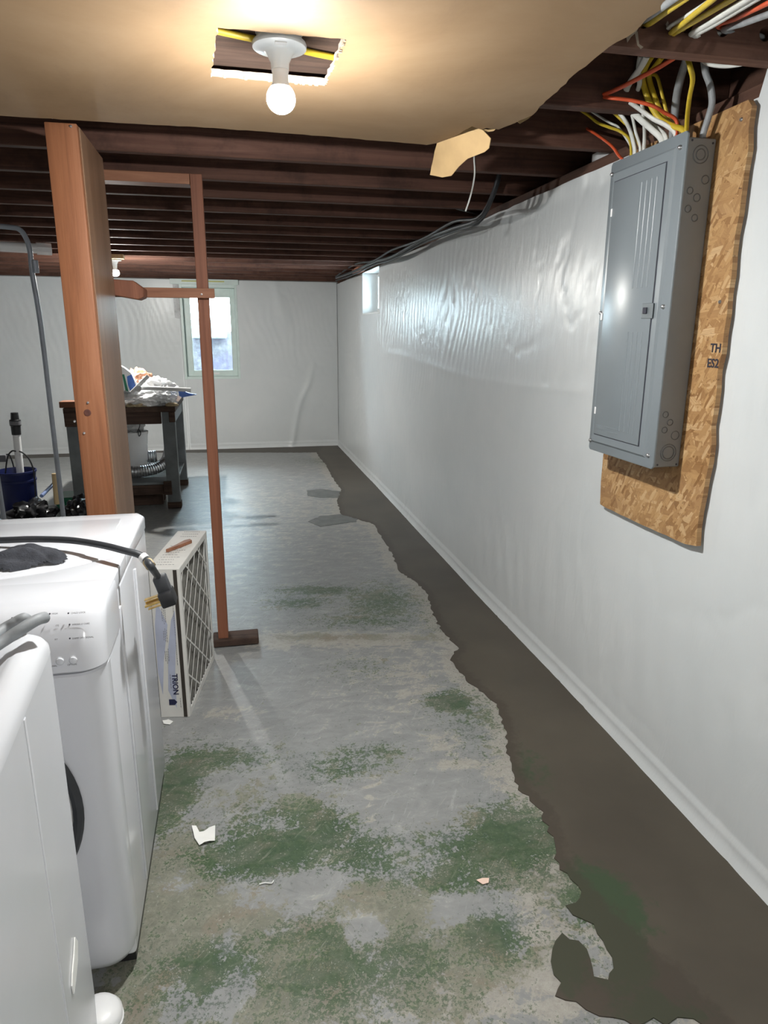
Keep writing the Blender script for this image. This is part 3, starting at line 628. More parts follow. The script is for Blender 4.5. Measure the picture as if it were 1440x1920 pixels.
for q0, q1 in ((ya + .045, 6.93), (6.99, yb - .045)): box(xs_ + .018, xs_ + .023, q0, q1, za + .045, zb - .04).build('window_pane', M['glass'], w2)

# ================================================================ LAMPS
def lamp(x, y, z, mat, bulb_w, label, rootname='ceiling_lamp', z_mount=None, size=1.0, lit=True):
    r = thing(rootname, label, 'lamp', (x, y, z))
    zm = z_mount - z
    b = MB(); b.lathe([(.0, zm), (.052, zm), (.050, zm - .001), (.050, .010), (.0585, .008), (.0605, .003), (.0595, -.003), (.054, -.0055), (.036, -.008), (.029, -.014), (.0245, -.024), (.0205, -.032), (.0195, -.046), (.0, -.046)], (0, 0, 0), 40, cap=False)
    b.build('lamp_holder', M['porcelain'], r, local=True, smooth=35)
    box(-.013, .013, -.050, -.034, -.0085, -.0045, .001).build('name_plate', M['whitepl'], r, local=True)
    g = MB(); g.lathe([(0, -.048), (.0175, -.048), (.0190, -.052), (.0180, -.056), (.0172, -.06), (.018, -.075), (.024, -.086), (.024, -.088), (0, -.088)], (0, 0, .004), 32, cap=False)
    g.build('bulb_base', M['whitepl'], r, local=True, smooth=40)
    gl = MB(); prof = [(0, -.086), (.0225, -.086)] + [(.0325 * math.sin(t), -.107 + .0325 * math.cos(t) * (1 if t < 1.57 else .95)) for t in np.linspace(.8, math.pi - .01, 14)] + [(0, -.138)]
    gl.lathe(prof, (0, 0, .004), 32, cap=False)
    o = gl.build('bulb_globe', mat, r, local=True, smooth=60)
    return r
A = 2 * math.pi * .0325 ** 2
E1 = emis('bulb_glow', (.985, 1, .985), BULB / (A * math.pi))
lamp(.137, 1.748, 2.112, E1, BULB, 'lit bare bulb in a white porcelain holder in the square ceiling opening', z_mount=2.138)
E2 = emis('bulb_glow_far', (1, .985, .93), BULB_FAR / (A * math.pi))
FX, FY = (-0.956, 6.649)
lamp(FX, FY, 2.09, E2, BULB_FAR, 'far lit bare bulb on the joists behind the wooden post', z_mount=2.13)
box(FX - .09, FX + .09, FY - .11, FY - .02, 2.095, 2.13, .003).build('lamp_mount_board', M['palewood'], ceiling)
E3 = emis('fill_glow_rear', (1, 1, .98), FILL_REAR / (A * math.pi))  # unseen bulb added to brighten the washer side, dryer front and right wall
lamp(.45, -1.0, 2.08, E3, FILL_REAR, 'added fill bulb, unseen under the ceiling board behind the camera', z_mount=2.112)

# ================================================================ TIMBER FRAMING
po = thing('wooden_post', 'broad reddish boxed wooden post standing behind the dryers', 'post', (-.49, 2.76, 0))
PX0, PX1, PY0, PY1 = -.541, -.438, 2.532, 2.985
f = MB(); f.box(PX0 + .006, PX1 - .002, PY0, PY0 + .034, 0, 2.126, .003, 2); f.build('front_board', M['post'], po, smooth=30)
def slanted(x0, x1): 
    return MB().prism([(PY0 + .041, 0), (PY1, 0), (PY1, 2.126), (PY0 + .037, 2.126)], x0, x1, 'x', .002, 1)
slanted(PX1 - .02, PX1).build('side_board', M['plywood'], po); slanted(PX0, PX0 + .02).build('side_board', M['plywood'], po)
box(PX0 + .02, PX1 - .02, PY1 - .034, PY1 - .001, 0, 2.126, .002).build('rear_board', M['post'], po)
for q in [(-0.457, 2.531, 2.1166), (-0.5087, 2.531, 2.1389), (-0.5407, 2.531, 1.1974), (-0.4915, 2.531, 1.2603), (-0.5139, 2.531, 1.1562)]:
    MB().lathe([(0, .004), (.0035, .0035), (.0045, 0), (0, -.002)], q, 10, 'y', cap=False).build('nail_head', M['steel'], po)
MB().lathe([(0, .0006), (.008, .0008), (.0115, .0004), (.012, -.001), (0, -.002)], (-0.4966, 2.531, 1.2258), 16, 'y', cap=False).build('wood_knot', plain('dark_knot', (.09, .03, .02), .6, 0, .4, 60), po)
st = thing('wall_stud', 'thin reddish wooden stud standing on a short sole plate', 'stud', (-.11, 3.23, .04))
box(-.134, -.086, 3.188, 3.276, .042, 2.128, .002).build('stud_board', M['stud'], st)
sp = box(-.16, .06, 3.17, 3.275, .0045, .042, .006, 2, xf=None).build('sole_plate', M['oldwood']); tag(sp, 'dark worn offcut of sole plate on the floor under the thin stud', 'board')
tp = box(-.52, -.136, 3.19, 3.275, 2.088, 2.128, .002).build('top_plate', M['rail']); tag(tp, 'short wooden top plate under the joists between post and stud', 'board')
cb_ = thing('cross_brace', 'wooden cross brace nailed at head height across the thin stud', 'board', (-.23, 3.16, 1.65))
box(-.50, -.060, 3.162, 3.186, 1.636, 1.676, .002).build('brace_board', M['rail'], cb_)
MB().lathe([(0, .004), (.004, .003), (.005, 0), (0, -.002)], (-0.1144, 3.162, 1.6513), 10, 'y', cap=False).build('nail_head', M['steel'], cb_)
bk = MB().prism([(-.47, 1.700), (-.375, 1.695), (-.335, 1.665), (-.337, 1.632), (-.36, 1.622), (-.47, 1.64)], 3.05, 3.16, 'y', .003, 1).build('brace_block', M['stud']); tag(bk, 'small chamfered wooden block between the boxed post and the cross brace', 'block')

# ================================================================ BREAKER PANEL
ob = thing('strand_board_backer', 'orange-brown strand board fixed to the wall behind the grey breaker panel', 'board', (1.345, 2.0, .86))
rnd = random.Random(3); pts = []
zt, zb_, yn, yf = 2.085, .868, 1.722, 2.302
for k in range(24): z = zb_ + .012 + (zt - .03 - zb_) * k / 23; pts.append((yn + rnd.uniform(-.005, .005) + .003 * math.sin(k * .9) + (.006 if k < 3 else 0), z))
pts += [(yn + .02, zt), (yf, zt)]
for k in range(16): pts.append((yf + rnd.uniform(-.002, .002), zt - (zt - zb_ - .02) * (k + 1) / 17))
for k in range(12): pts.append((yf - (yf - yn - .02) * (k + .2) / 12, zb_ + rnd.uniform(-.003, .003)))
MB().prism(pts, 1.338, 1.354, 'x').build('strand_board', M['osb'], ob)
for q in [(1.3375, 1.7589, 2.0437), (1.3375, 1.7541, 1.5853), (1.3375, 1.8692, 2.141)][:2]:
    MB().lathe([(0, -.003), (.004, -.003), (.0055, 0), (0, .001)], q, 10, 'x', cap=False).build('screw_head', M['steel'], ob)
text_obj('TH', .034, M['ink'], ob, frame4(Vector((1.337, 1.7702, 1.4486)) - ob.location, (0, -1, 0), (0, 0, 1)), label='black stamped lettering', bold=True)
text_obj('ES2', .034, M['ink'], ob, frame4(Vector((1.337, 1.7762, 1.4065)) - ob.location, (0, -1, 0), (0, 0, 1)), label='black stamped lettering', bold=True)
# sheet lip lapping the board
# fills the space between sheet plane and board
box(1.354, 1.3752, 1.775, 2.262, .91, zt, 0).build('board_packing', M['oldwood'], ob)

pb = thing('breaker_panel', 'grey metal breaker panel box with a long closed door on the strand board', 'breaker panel', (1.285, 2.03, 1.09))
BX, BY0, BY1, BZ0, BZ1 = 1.240, 1.850, 2.205, 1.100, 2.020
box(BX, 1.3375, BY0, BY1, BZ0, BZ1, .003, 1).build('box_body', M['panelside'], pb)
CY0, CY1, CZ0, CZ1 = 1.829, 2.222, 1.098, 2.031
FXp = 1.232
fr_ = MB().prism([(CY0 + .008, CZ0), (CY1 - .008, CZ0), (CY1, CZ0 + .008), (CY1, CZ1 - .008), (CY1 - .008, CZ1), (CY0 + .008, CZ1), (CY0, CZ1 - .008), (CY0, CZ0 + .008)], FXp, FXp + .008, 'x', .0025, 2)
fr_.build('cover_frame', M['panel'], pb, smooth=35)
# raised field of the cover with sloping sides, then the door on it
def frustum(y0, y1, z0, z1, ins, x0, x1):
    v = [(x0, y0, z0), (x0, y1, z0), (x0, y1, z1), (x0, y0, z1), (x1, y0 + ins, z0 + ins), (x1, y1 - ins, z0 + ins), (x1, y1 - ins, z1 - ins), (x1, y0 + ins, z1 - ins)]
    return MB().add(v, [(3, 2, 1, 0), (4, 5, 6, 7), (0, 1, 5, 4), (1, 2, 6, 5), (2, 3, 7, 6), (3, 0, 4, 7)])
frustum(CY0 + .04, CY1 - .02, CZ0 + .028, CZ1 - .03, .008, FXp + .001, FXp - .006).build('raised_field', M['panel'], pb)
DY0, DY1, DZ0, DZ1 = CY0 + .075, CY1 - .042, CZ0 + .062, CZ1 - .065
g = .003; dk = MB().box(FXp - .0063, FXp - .004, DY0 - g, DY1 + g, DZ0 - g, DZ1 + g); dk.build('door_gap', M['ink'], pb)
dr = MB().box(FXp - .0095, FXp - .006, DY0, DY1, DZ0, DZ1, .0012, 2)
door = dr.build('panel_door', M['panel'], pb, smooth=35)
rb = MB()
for q in range(4):
    yy = DY0 + .035 + q * .026
    for (z0, z1) in ((DZ0 + .03, (DZ0 + DZ1) / 2 - .06), ((DZ0 + DZ1) / 2 + .07, DZ1 - .03)):
        rb.tube([(FXp - .0082, yy, z0), (FXp - .0082, yy, z1)], .0042, 8, 1, 1)
rb.build('pressed_rib', M['panel'], door, smooth=60)
for zz in (DZ0 + .018, DZ0 + .032): box(FXp - .0105, FXp - .009, DY0 + .12, DY1 - .01, zz, zz + .0025).build('pressed_line', M['panel'], door)
lat = (1.222, 1.9246, 1.5644)
la = MB().box(FXp - .0115, FXp - .009, lat[1] - .032, lat[1] + .026, lat[2] - .022, lat[2] + .022, .001).build('door_latch', M['latch'], door)
box(FXp - .016, FXp - .011, lat[1] - .004, lat[1] + .014, lat[2] - .008, lat[2] + .010, .001).build('latch_slide', M['ink'], door)
for yy, zz in ((DY1 + .002, DZ1 - .09), (DY1 + .002, DZ0 + .08), (DY1 + .012, (DZ0 + DZ1) / 2 - .01)):
    box(FXp - .0105, FXp - .006, yy - .006, yy + .004, zz - .012, zz + .012, .0015).build('hinge_tab', M['whitepl'], pb)
for yy, zz in ((CY0 + .026, CZ1 - .038), (CY1 - .012, CZ1 - .036), (CY0 + .028, (CZ0 + CZ1) / 2 + .01), (CY1 - .012, (CZ0 + CZ1) / 2), (CY0 + .026, CZ0 + .04), (CY1 - .012, CZ0 + .034)):
    MB().lathe([(0, -.008), (.004, -.0075), (.0065, -.004), (.007, .001), (0, .002)], (FXp, yy, zz), 12, 'x', cap=False).build('cover_screw', M['steel'], pb, smooth=50)
# knockouts on the side facing the camera
M['knock'] = plain('knockout_line', (.13, .13, .13), .4, 0, .05)
def ring(x, z, r, mat=None, t=.0012): 
    m_ = MB(); m_.tube([(x + r * math.cos(a), BY0 - .0004, z + r * math.sin(a)) for a in np.linspace(0, 2 * math.pi, 25)], t * 1.3, 5, 1, 1, cap=False); return m_
for (x, z, rr) in ((1.293, 1.978, (.023, .014)), (1.316, 1.915, (.011,)), (1.272, 1.885, (.009,)), (1.296, 1.868, (.010,)), (1.272, 1.838, (.009,)), (1.296, 1.815, (.009,)), (1.295, 1.145, (.026, .019)), (1.312, 1.198, (.013,)), (1.274, 1.215, (.009,)), (1.29, 1.238, (.009,)), (1.272, 1.262, (.009,))):
    m_ = MB()
    for r_ in rr: q = ring(x, z, r_); m_.add(q.v, q.f)
    m_.build('knockout', M['knock'], pb)
for x, z in ((1.262, 2.012), (1.327, 2.008), (1.262, 1.108), (1.327, 1.108)):
    MB().lathe([(0, .001), (.003, .001), (.003, -.001), (0, -.001)], (x, BY0, z), 8, 'y', cap=False).build('box_hole', M['ink'], pb)

# ---- cables
CAB = [('cred', 0.00467, 1.5, [(1.2, 2.6962, 2.3195), (1.22, 2.5884, 2.2716), (1.24, 2.5431, 2.2386), (1.26, 2.4539, 2.1897), (1.27, 2.3642, 2.139), (1.28, 2.3088, 2.1005), (1.285, 2.2625, 2.0596), (1.285, 2.19, 2.022)], 'red cable curving down into the left end of the breaker panel top'), ('cyellow', 0.00467, 1.3, [(1.2, 2.4155, 2.2396), (1.22, 2.3769, 2.2096), (1.24, 2.3518, 2.1836), (1.26, 2.3056, 2.1586), (1.27, 2.2554, 2.1355), (1.28, 2.2106, 2.1028), (1.285, 2.199, 2.0632), (1.285, 2.19, 2.022)], 'yellow cable curving from the joists into the left end of the panel top'), ('cwhite', 0.00382, 1.3, [(1.22, 2.3675, 2.2225), (1.24, 2.331, 2.1935), (1.26, 2.2965, 2.168), (1.28, 2.2864, 2.1565), (1.3, 2.2732, 2.1265), (1.305, 2.233, 2.0819), (1.305, 2.19, 2.022)], 'thin white cable lying behind the left yellow one above the panel'), ('cyellow', 0.00425, 1.3, [(1.22, 2.23, 2.1851), (1.24, 2.203, 2.1548), (1.26, 2.1874, 2.1302), (1.28, 2.1812, 2.103), (1.29, 2.1567, 2.0637), (1.29, 2.1567, 2.022)], 'dull yellow cable second from the left above the panel'), ('cwhite', 0.0051, 1.5, [(1.2, 2.1511, 2.16), (1.22, 2.1415, 2.1351), (1.25, 2.1581, 2.1126), (1.27, 2.1685, 2.0848), (1.28, 2.1716, 2.0592), (1.28, 2.1716, 2.022)], 'broad white cable left of the middle above the panel'), ('cwhite', 0.00382, 1.2, [(1.16, 2.0664, 2.2788), (1.17, 2.0883, 2.256), (1.18, 2.0996, 2.2244), (1.2, 2.1185, 2.195), (1.23, 2.1218, 2.1469), (1.26, 2.1389, 2.1012), (1.28, 2.1405, 2.0618), (1.28, 2.1405, 2.022)], 'long thin pale cable from the bored joist to the middle of the panel top'), ('cwhite', 0.00595, 1.6, [(1.12, 1.8799, 2.2135), (1.13, 1.9258, 2.2009), (1.14, 1.9824, 2.19), (1.16, 2.0426, 2.1836), (1.18, 2.0693, 2.1569), (1.22, 2.0643, 2.1217), (1.26, 2.0502, 2.0885), (1.28, 2.0273, 2.0565), (1.28, 2.0273, 2.022)], 'broad white cable looping down in front of the other cables'), ('cwhite', 0.00467, 1.5, [(1.17, 1.9995, 2.2573), (1.18, 2.0202, 2.2348), (1.19, 2.0245, 2.1934), (1.22, 2.1088, 2.1659), (1.25, 2.0967, 2.1368), (1.275, 2.0575, 2.0981), (1.285, 2.0144, 2.0605), (1.285, 2.0144, 2.022)], 'white cable behind the looping one above the panel'), ('cwhite', 0.0051, 1.5, [(1.17, 2.0335, 2.1506), (1.21, 2.0321, 2.1305), (1.24, 2.0137, 2.1051), (1.26, 1.9812, 2.0823), (1.28, 1.9612, 2.0562), (1.28, 1.9612, 2.022)], 'white cable lying flattest across the others above the panel'), ('cwhite', 0.00425, 1.3, [(1.2, 2.0186, 2.144), (1.24, 2.0669, 2.1191), (1.27, 2.1052, 2.0887), (1.285, 2.127, 2.0576), (1.285, 2.127, 2.022)], 'straight white cable dropping into the middle of the panel top'), ('cyellow', 0.00552, 1.5, [(1.18, 1.9544, 2.243), (1.19, 2.0007, 2.2294), (1.2, 2.0255, 2.2076), (1.22, 2.0172, 2.1537), (1.25, 2.004, 2.1076), (1.27, 1.9711, 2.0803), (1.285, 1.9289, 2.056), (1.285, 1.9289, 2.022)], 'yellow cable second from the right, the lower of its pair'), ('cyellow', 0.00552, 1.5, [(1.2, 1.9355, 2.2362), (1.21, 1.9895, 2.2272), (1.22, 2.0288, 2.2187), (1.24, 2.014, 2.1541), (1.265, 2.0007, 2.1032), (1.28, 1.9604, 2.0737), (1.29, 1.9328, 2.0599), (1.29, 1.9328, 2.022)], 'yellow cable running just above its lower twin to the panel top'), ('cyellow', 0.00467, 1.3, [(1.23, 2.0417, 2.2279), (1.235, 2.0135, 2.2173), (1.25, 2.0095, 2.1843), (1.265, 2.0031, 2.1394), (1.28, 1.9982, 2.1035), (1.29, 1.9753, 2.0759), (1.29, 1.9753, 2.022)], 'dull yellow cable bent like a hook behind the orange one'), ('cred', 0.0051, 1.4, [(1.14, 1.784, 2.1792), (1.12, 1.8178, 2.1675), (1.1, 1.8705, 2.1589), (1.09, 1.9643, 2.1598), (1.09, 2.0491, 2.1684), (1.09, 2.0637, 2.1686), (1.1, 2.0165, 2.1522), (1.15, 1.9902, 2.1414), (1.2, 1.964, 2.1243), (1.24, 1.9645, 2.1097), (1.28, 1.9588, 2.0865), (1.28, 1.9588, 2.022)], 'orange cable bent back sharply in a V above the panel'), ('cgrey', 0.01105, 1.0, [(1.24, 1.8804, 2.2189), (1.26, 1.9298, 2.1908), (1.28, 1.9719, 2.1579), (1.3, 2.0043, 2.1108), (1.3, 2.0043, 2.022)], 'thick dark grey cable rising from the panel behind the yellow one'), ('cyellow', 0.00552, 1.5, [(1.2, 1.8202, 2.1978), (1.2, 1.8002, 2.1658), (1.22, 1.8149, 2.1443), (1.24, 1.8503, 2.1158), (1.27, 1.8962, 2.0889), (1.29, 1.9237, 2.0607), (1.29, 1.9237, 2.022)], 'rightmost yellow cable dropping steeply into the panel top'), ('cgrey', 0.00807, 1.2, [(1.27, 1.8508, 2.2093), (1.28, 1.8487, 2.1752), (1.29, 1.8389, 2.1445), (1.3, 1.8361, 2.1035), (1.305, 1.8519, 2.0708), (1.305, 1.8665, 2.0344), (1.305, 1.8665, 2.022)], 'grey cable rising at the right end of the panel top'), ('cwhite', 0.0051, 1.2, [(1.25, 1.8342, 2.2023), (1.25, 1.7989, 2.1789), (1.26, 1.7491, 2.1585), (1.27, 1.6975, 2.1463), (1.28, 1.6804, 2.1482)], 'white cable sagging under the bored joist right of the others'), ('cgrey', 0.00504, 1.4, [(0.95, 1.72, 2.185), (0.95, 1.64, 2.185), (0.9478, 1.615, 2.183), (0.8817, 1.4575, 2.1348), (0.8157, 1.3, 2.0867), (0.7364, 1.111, 2.0288)], 'grey cable nearest the torn ceiling edge over the bored joist'), ('cyellow', 0.00432, 1.4, [(0.955, 1.72, 2.185), (0.955, 1.64, 2.185), (0.9572, 1.615, 2.1754), (0.8977, 1.4575, 2.132), (0.8381, 1.3, 2.0887), (0.7667, 1.111, 2.0366)], 'yellow cable nearest the torn ceiling edge over the bored joist'), ('cwhite', 0.0036, 1.4, [(1.055, 1.72, 2.185), (1.055, 1.64, 2.185), (1.0094, 1.615, 2.173), (0.9468, 1.4575, 2.13), (0.8843, 1.3, 2.0869), (0.8092, 1.111, 2.0352)], 'thin pale cable in the second hole of the bored joist'), ('cyellow', 0.00432, 1.4, [(1.06, 1.72, 2.185), (1.06, 1.64, 2.185), (1.0171, 1.615, 2.1635), (0.9468, 1.4575, 2.121), (0.8766, 1.3, 2.0786), (0.7922, 1.111, 2.0276)], 'dark yellow cable in the second hole of the bored joist'), ('cyellow', 0.00432, 1.4, [(1.065, 1.72, 2.185), (1.065, 1.64, 2.185), (1.0238, 1.615, 2.1623), (0.9727, 1.4575, 2.1259), (0.9215, 1.3, 2.0894), (0.8602, 1.111, 2.0456)], 'bright yellow cable in the second hole of the bored joist'), ('cwhite', 0.00468, 1.5, [(1.15, 1.72, 2.185), (1.15, 1.64, 2.185), (1.0698, 1.615, 2.1644), (1.0085, 1.4575, 2.126), (0.9471, 1.3, 2.0875), (0.8735, 1.111, 2.0414)], 'white cable on the left in the third hole of the bored joist'), ('cwhite', 0.00468, 1.5, [(1.16, 1.72, 2.185), (1.16, 1.64, 2.185), (1.0789, 1.615, 2.1627), (1.0203, 1.4575, 2.1255), (0.9616, 1.3, 2.0883), (0.8912, 1.111, 2.0436)], 'white cable on the right in the third hole of the bored joist'), ('cred', 0.00432, 1.4, [(1.265, 1.72, 2.185), (1.265, 1.64, 2.185), (1.1383, 1.615, 2.1855), (1.0655, 1.4575, 2.1372), (0.9927, 1.3, 2.0888), (0.9053, 1.111, 2.0308)], 'orange cable in the fourth hole of the bored joist'), ('cgrey', 0.00612, 1.3, [(1.275, 1.72, 2.185), (1.275, 1.64, 2.185), (1.1549, 1.615, 2.18), (1.0864, 1.4575, 2.1307), (1.018, 1.3, 2.0813), (0.9359, 1.111, 2.0221)], 'grey cable in the fourth hole of the bored joist')]
for (kind, rad, flat, pts, lab) in CAB:
    m_ = MB(); m_.tube(pts, rad, 8, flat, 7)
    nm = {'cyellow': 'yellow_cable', 'cwhite': 'white_cable', 'cred': 'red_cable', 'cgrey': 'grey_cable', 'cblack': 'black_cable'}[kind]
    o = m_.build(nm, M[kind], smooth=70); tag(o, lab, 'cable', 'cables at the breaker panel')
# black bundle along the top of the right wall
BUN = [[(1.0, 3.1386, 2.26), (1.22, 3.1986, 2.24), (1.2, 3.3386, 2.0411), (1.2, 3.7941, 2.0421), (1.22, 4.5261, 2.0665), (1.22, 5.3701, 2.0519), (1.24, 6.1888, 2.0881), (1.25, 7.1963, 2.093), (1.26, 8.559, 2.128)], [(1.03, 3.0836, 2.268), (1.2, 3.1436, 2.248), (1.18, 3.2836, 2.0368), (1.18, 3.7341, 2.0651), (1.2, 4.4524, 2.0635), (1.2, 5.2836, 2.0878), (1.22, 6.0891, 2.0872), (1.23, 7.0789, 2.1433), (1.24, 8.4221, 2.1298)], [(1.06, 3.2204, 2.276), (1.25, 3.2804, 2.256), (1.23, 3.4204, 2.0398), (1.23, 3.8873, 2.039), (1.25, 4.636, 2.0606), (1.25, 5.5013, 2.042), (1.27, 6.3385, 2.0754), (1.28, 7.3701, 2.076), (1.29, 8.7661, 2.1059)], [(1.09, 3.1798, 2.284), (1.235, 3.2398, 2.264), (1.215, 3.3798, 2.043), (1.215, 3.841, 2.0434), (1.235, 4.5813, 2.0669), (1.235, 5.4358, 2.0509), (1.255, 6.2637, 2.0864), (1.265, 7.283, 2.0898), (1.275, 8.662, 2.1233)]]
for i, pts in enumerate(BUN):
    m_ = MB(); m_.tube(pts, (.011, .008, .009, .006)[i], 8, 1, 5)
    o = m_.build('black_cable', M[('cblack', 'cblack', 'cblack', 'cgrey')[i]], smooth=70)
    tag(o, ('thick black cable running along the top of the right wall to the far corner', 'black cable lying highest in the bundle over the right wall', 'black cable sagging lowest in the bundle over the right wall', 'thin grey cable running with the black bundle over the right wall')[i], 'cable', 'cables over the right wall')
m_ = MB(); m_.tube([(1.5097, 4.2, 2.1777), (1.3317, 4.0, 2.164), (1.1529, 3.95, 2.1824), (0.7612, 3.8, 2.166), (0.3676, 3.75, 2.1614), (-0.0508, 3.72, 2.1411)], .004, 6, 1, 4)
tag(m_.build('thin_cable', M['cgrey'], smooth=70), 'thin cord strung along the joists from the cable bundle', 'cable')
m_ = MB(); m_.tube([(0.9857, 2.87, 2.1911), (0.9867, 2.87, 2.1678), (0.9909, 2.87, 2.1191), (0.984, 2.87, 2.0655), (0.9721, 2.87, 2.0192), (0.9578, 2.87, 1.9765)], .0035, 6, 1, 5)
tag(m_.build('hanging_wire', M['cwhite'], smooth=70), 'cut end of pale wire dangling behind the torn ceiling flap', 'wire')
m_ = MB(); m_.tube([(-0.0004, 1.7415, 2.1305), (0.0753, 1.767, 2.1305), (0.1351, 1.7832, 2.1305), (0.2112, 1.816, 2.1305), (0.2766, 1.8339, 2.1305)], .006, 8, 1.6, 4)
o = m_.build('yellow_cable', M['cyellow'], smooth=70); tag(o, 'yellow cable crossing the square opening above the lamp holder', 'cable')
o.location.z += .0
# brick scraps and a white box on the sill
for q, s, lb in ([((1.33, 7.4294, 2.1236), 0.05, 0), ((1.33, 8.1563, 2.1241), 0.045, 1)]):
    m_ = MB().box(1.29, 1.37, q[1] - .18, q[1] + .18, 2.094, 2.094 + s, .012, 2)
    tag(m_.build('brick_scrap', M['brick'] if lb == 0 else M['oldwood'], smooth=40), ('broken orange brick lump on top of the wall by the small side window', 'dull brown rubble lump on top of the wall in the far corner')[lb], 'brick')
jb = MB().box(1.40, 1.455, 2.55, 2.68, 2.131, 2.168, .003).build('junction_box', M['whitepl']); tag(jb, 'small white plastic box on the sill left of the breaker panel', 'box')

# ================================================================ FILTER
fl_ = thing('air_filter', 'thick white-framed pleated furnace filter standing on edge by the stud', 'air filter', (-.236, 2.56, .001), R(-9.4))
L, Wd, Hh, t = .515, .128, .628, .012      # local: x from -Wd to 0, y 0..L
fm = MB()
fm.box(-Wd, 0, 0, .004, 0, Hh, .001, 1); fm.box(-Wd, 0, L - .004, L, 0, Hh, .001, 1); fm.box(-Wd, 0, .004, L - .004, 0, .004); fm.box(-Wd, 0, .004, L - .004, Hh - .004, Hh, .001, 1)
for x0 in (-.003, -Wd):
    x1 = x0 + .003
    fm.box(x0, x1, .004, .026, .004, Hh - .004); fm.box(x0, x1, L - .026, L - .004, .004, Hh - .004); fm.box(x0, x1, .026, L - .026, .004, .026); fm.box(x0, x1, .026, L - .026, Hh - .026, Hh - .004)
fm.build('cardboard_frame', M['cardboard'], fl_, local=True)
for x0, x1 in ((-.024, -.010), (-Wd + .002, -Wd + .014)): box(x0, x1, -.0012, .0002, .002, Hh - .004).build('dark_band', M['stripe'], fl_, local=True)
pl = MB(); n = 17; vv = []
for i in range(2 * n + 1):
    y = .02 + (L - .04) * i / (2 * n); x = -.012 if i % 2 else -.060
    vv += [(x, y, .005), (x, y, Hh - .005)]
ff = [(2 * i, 2 * i + 2, 2 * i + 3, 2 * i + 1) for i in range(2 * n)]; pl.add(vv, ff); pl.build('pleated_media', M['media'], fl_, local=True)
box(-.066, -.062, .01, L - .01, .01, Hh - .01).build('media_backing', M['media'], fl_, local=True)
def clip(p, d, y0, y1, z0, z1):
    ts = [-9, 9]
    for a, da, lo, hi in ((p[0], d[0], y0, y1), (p[1], d[1], z0, z1)):
        t0, t1 = (lo - a) / da, (hi - a) / da; ts = [max(ts[0], min(t0, t1)), min(ts[1], max(t0, t1))]
    return None if ts[0] >= ts[1] - .02 else ((p[0] + d[0] * ts[0], p[1] + d[1] * ts[0]), (p[0] + d[0] * ts[1], p[1] + d[1] * ts[1]))
for sgn, wd, offs in ((-1, .0035, np.arange(-.3, 1.4, .165)), (1, .0022, np.arange(-.6, .9, .125))):
    for c in offs:
        d = (math.cos(R(38 if sgn < 0 else 50)), sgn * math.sin(R(38 if sgn < 0 else 50)))
        r = clip((0, c), d, .024, L - .024, .024, Hh - .024)
        if not r: continue
        (ya_, za_), (yb_, zb2) = r; nx, nz = -d[1] * wd, d[0] * wd
        m_ = MB(); v = [(-.0035, ya_ + nx, za_ + nz), (-.0035, ya_ - nx, za_ - nz), (-.0035, yb_ - nx, zb2 - nz), (-.0035, yb_ + nx, zb2 + nz)]
        v += [(-.001 - (0 if sgn < 0 else .001), a, b) for _, a, b in v]
        m_.add(v, [(0, 1, 2, 3), (7, 6, 5, 4), (0, 4, 5, 1), (1, 5, 6, 2), (2, 6, 7, 3), (3, 7, 4, 0)]); m_.build('lattice_strip', M['cardboard'], fl_, local=True)
# printing on the end facing the camera: reads downwards
gr = MB(); gr.prism([(-.10, .10), (-.085, .25), (-.060, .40), (-.095, .50), (-.108, .40), (-.112, .2)], -.0006, .0001, 'y'); gr.build('printed_swoosh', M['paleblue'], fl_, local=True)
gr = MB(); gr.prism([(-.05, .04), (-.045, .2), (-.03, .36), (-.028, .46), (-.045, .42), (-.065, .30), (-.078, .12)], -.0005, .0001, 'y'); gr.build('printed_swoosh', M['paleblue'], fl_, local=True)
dn = (0, 0, -1); rt = (1, 0, 0)
text_obj('TRION', .030, M['navyink'], fl_, frame4((-.058, -.0012, .192), dn, rt), bold=True, label='dark navy word on the filter end')
lo = MB(); lo.prism([(-.078, .055), (-.078, .080), (-.056, .080), (-.046, .0675), (-.056, .055)], -.0014, .0001, 'y'); lo.build('house_logo', M['navyink'], fl_, local=True, label='small navy house shaped logo')
pr = MB()
for j, (xa, z0, z1) in enumerate([(-.066, .47, .41), (-.072, .475, .405), (-.078, .47, .42), (-.066, .38, .325), (-.072, .385, .33), (-.078, .375, .34), (-.066, .30, .245), (-.072, .29, .235), (-.078, .29, .25), (-.034, .49, .23), (-.066, .19, .135), (-.034, .085, .05)]):
    z = z0
    while z > z1: k = random.uniform(.004, .010); pr.box(xa, xa + .0016, -.0012, .0001, z - k, z); z -= k + .003
pr.build('printed_lines', M['greyink'], fl_, local=True, kind='stuff')
pr = MB()
for j in range(9):
    y = .05 + j * .03; x = -.105
    while x < -.03 - (.02 if j % 3 else 0): k = random.uniform(.004, .012); pr.box(x, x + k, y, y + .0025, Hh - .0003, Hh + .0006); x += k + .004
for j in range(3):
    x = -.095
    while x < -.03: pr.box(x, x + .006, L - .02 - j * .035, L - .016 - j * .035, Hh - .0003, Hh + .0006); x += .009
pr.build('printed_lines', M['greyink'], fl_, local=True, kind='stuff')
mk = MB(); mk.prism([(-.100, .20), (-.088, .205), (-.048, .275), (-.022, .325), (-.034, .345), (-.055, .325), (-.076, .26)], .6292, .643, 'z', .0015, 1)
sh = mk.build('wood_shim', M['rail'], None, loc=(-.05, .28, .63)); sh.rotation_euler = (0, 0, 0)
tag(sh, 'split orange sliver of wood lying on top of the furnace filter', 'wood sliver')
Mf = Matrix.Translation((-.236, 2.56, .001)) @ Matrix.Rotation(R(-9.4), 4, 'Z')
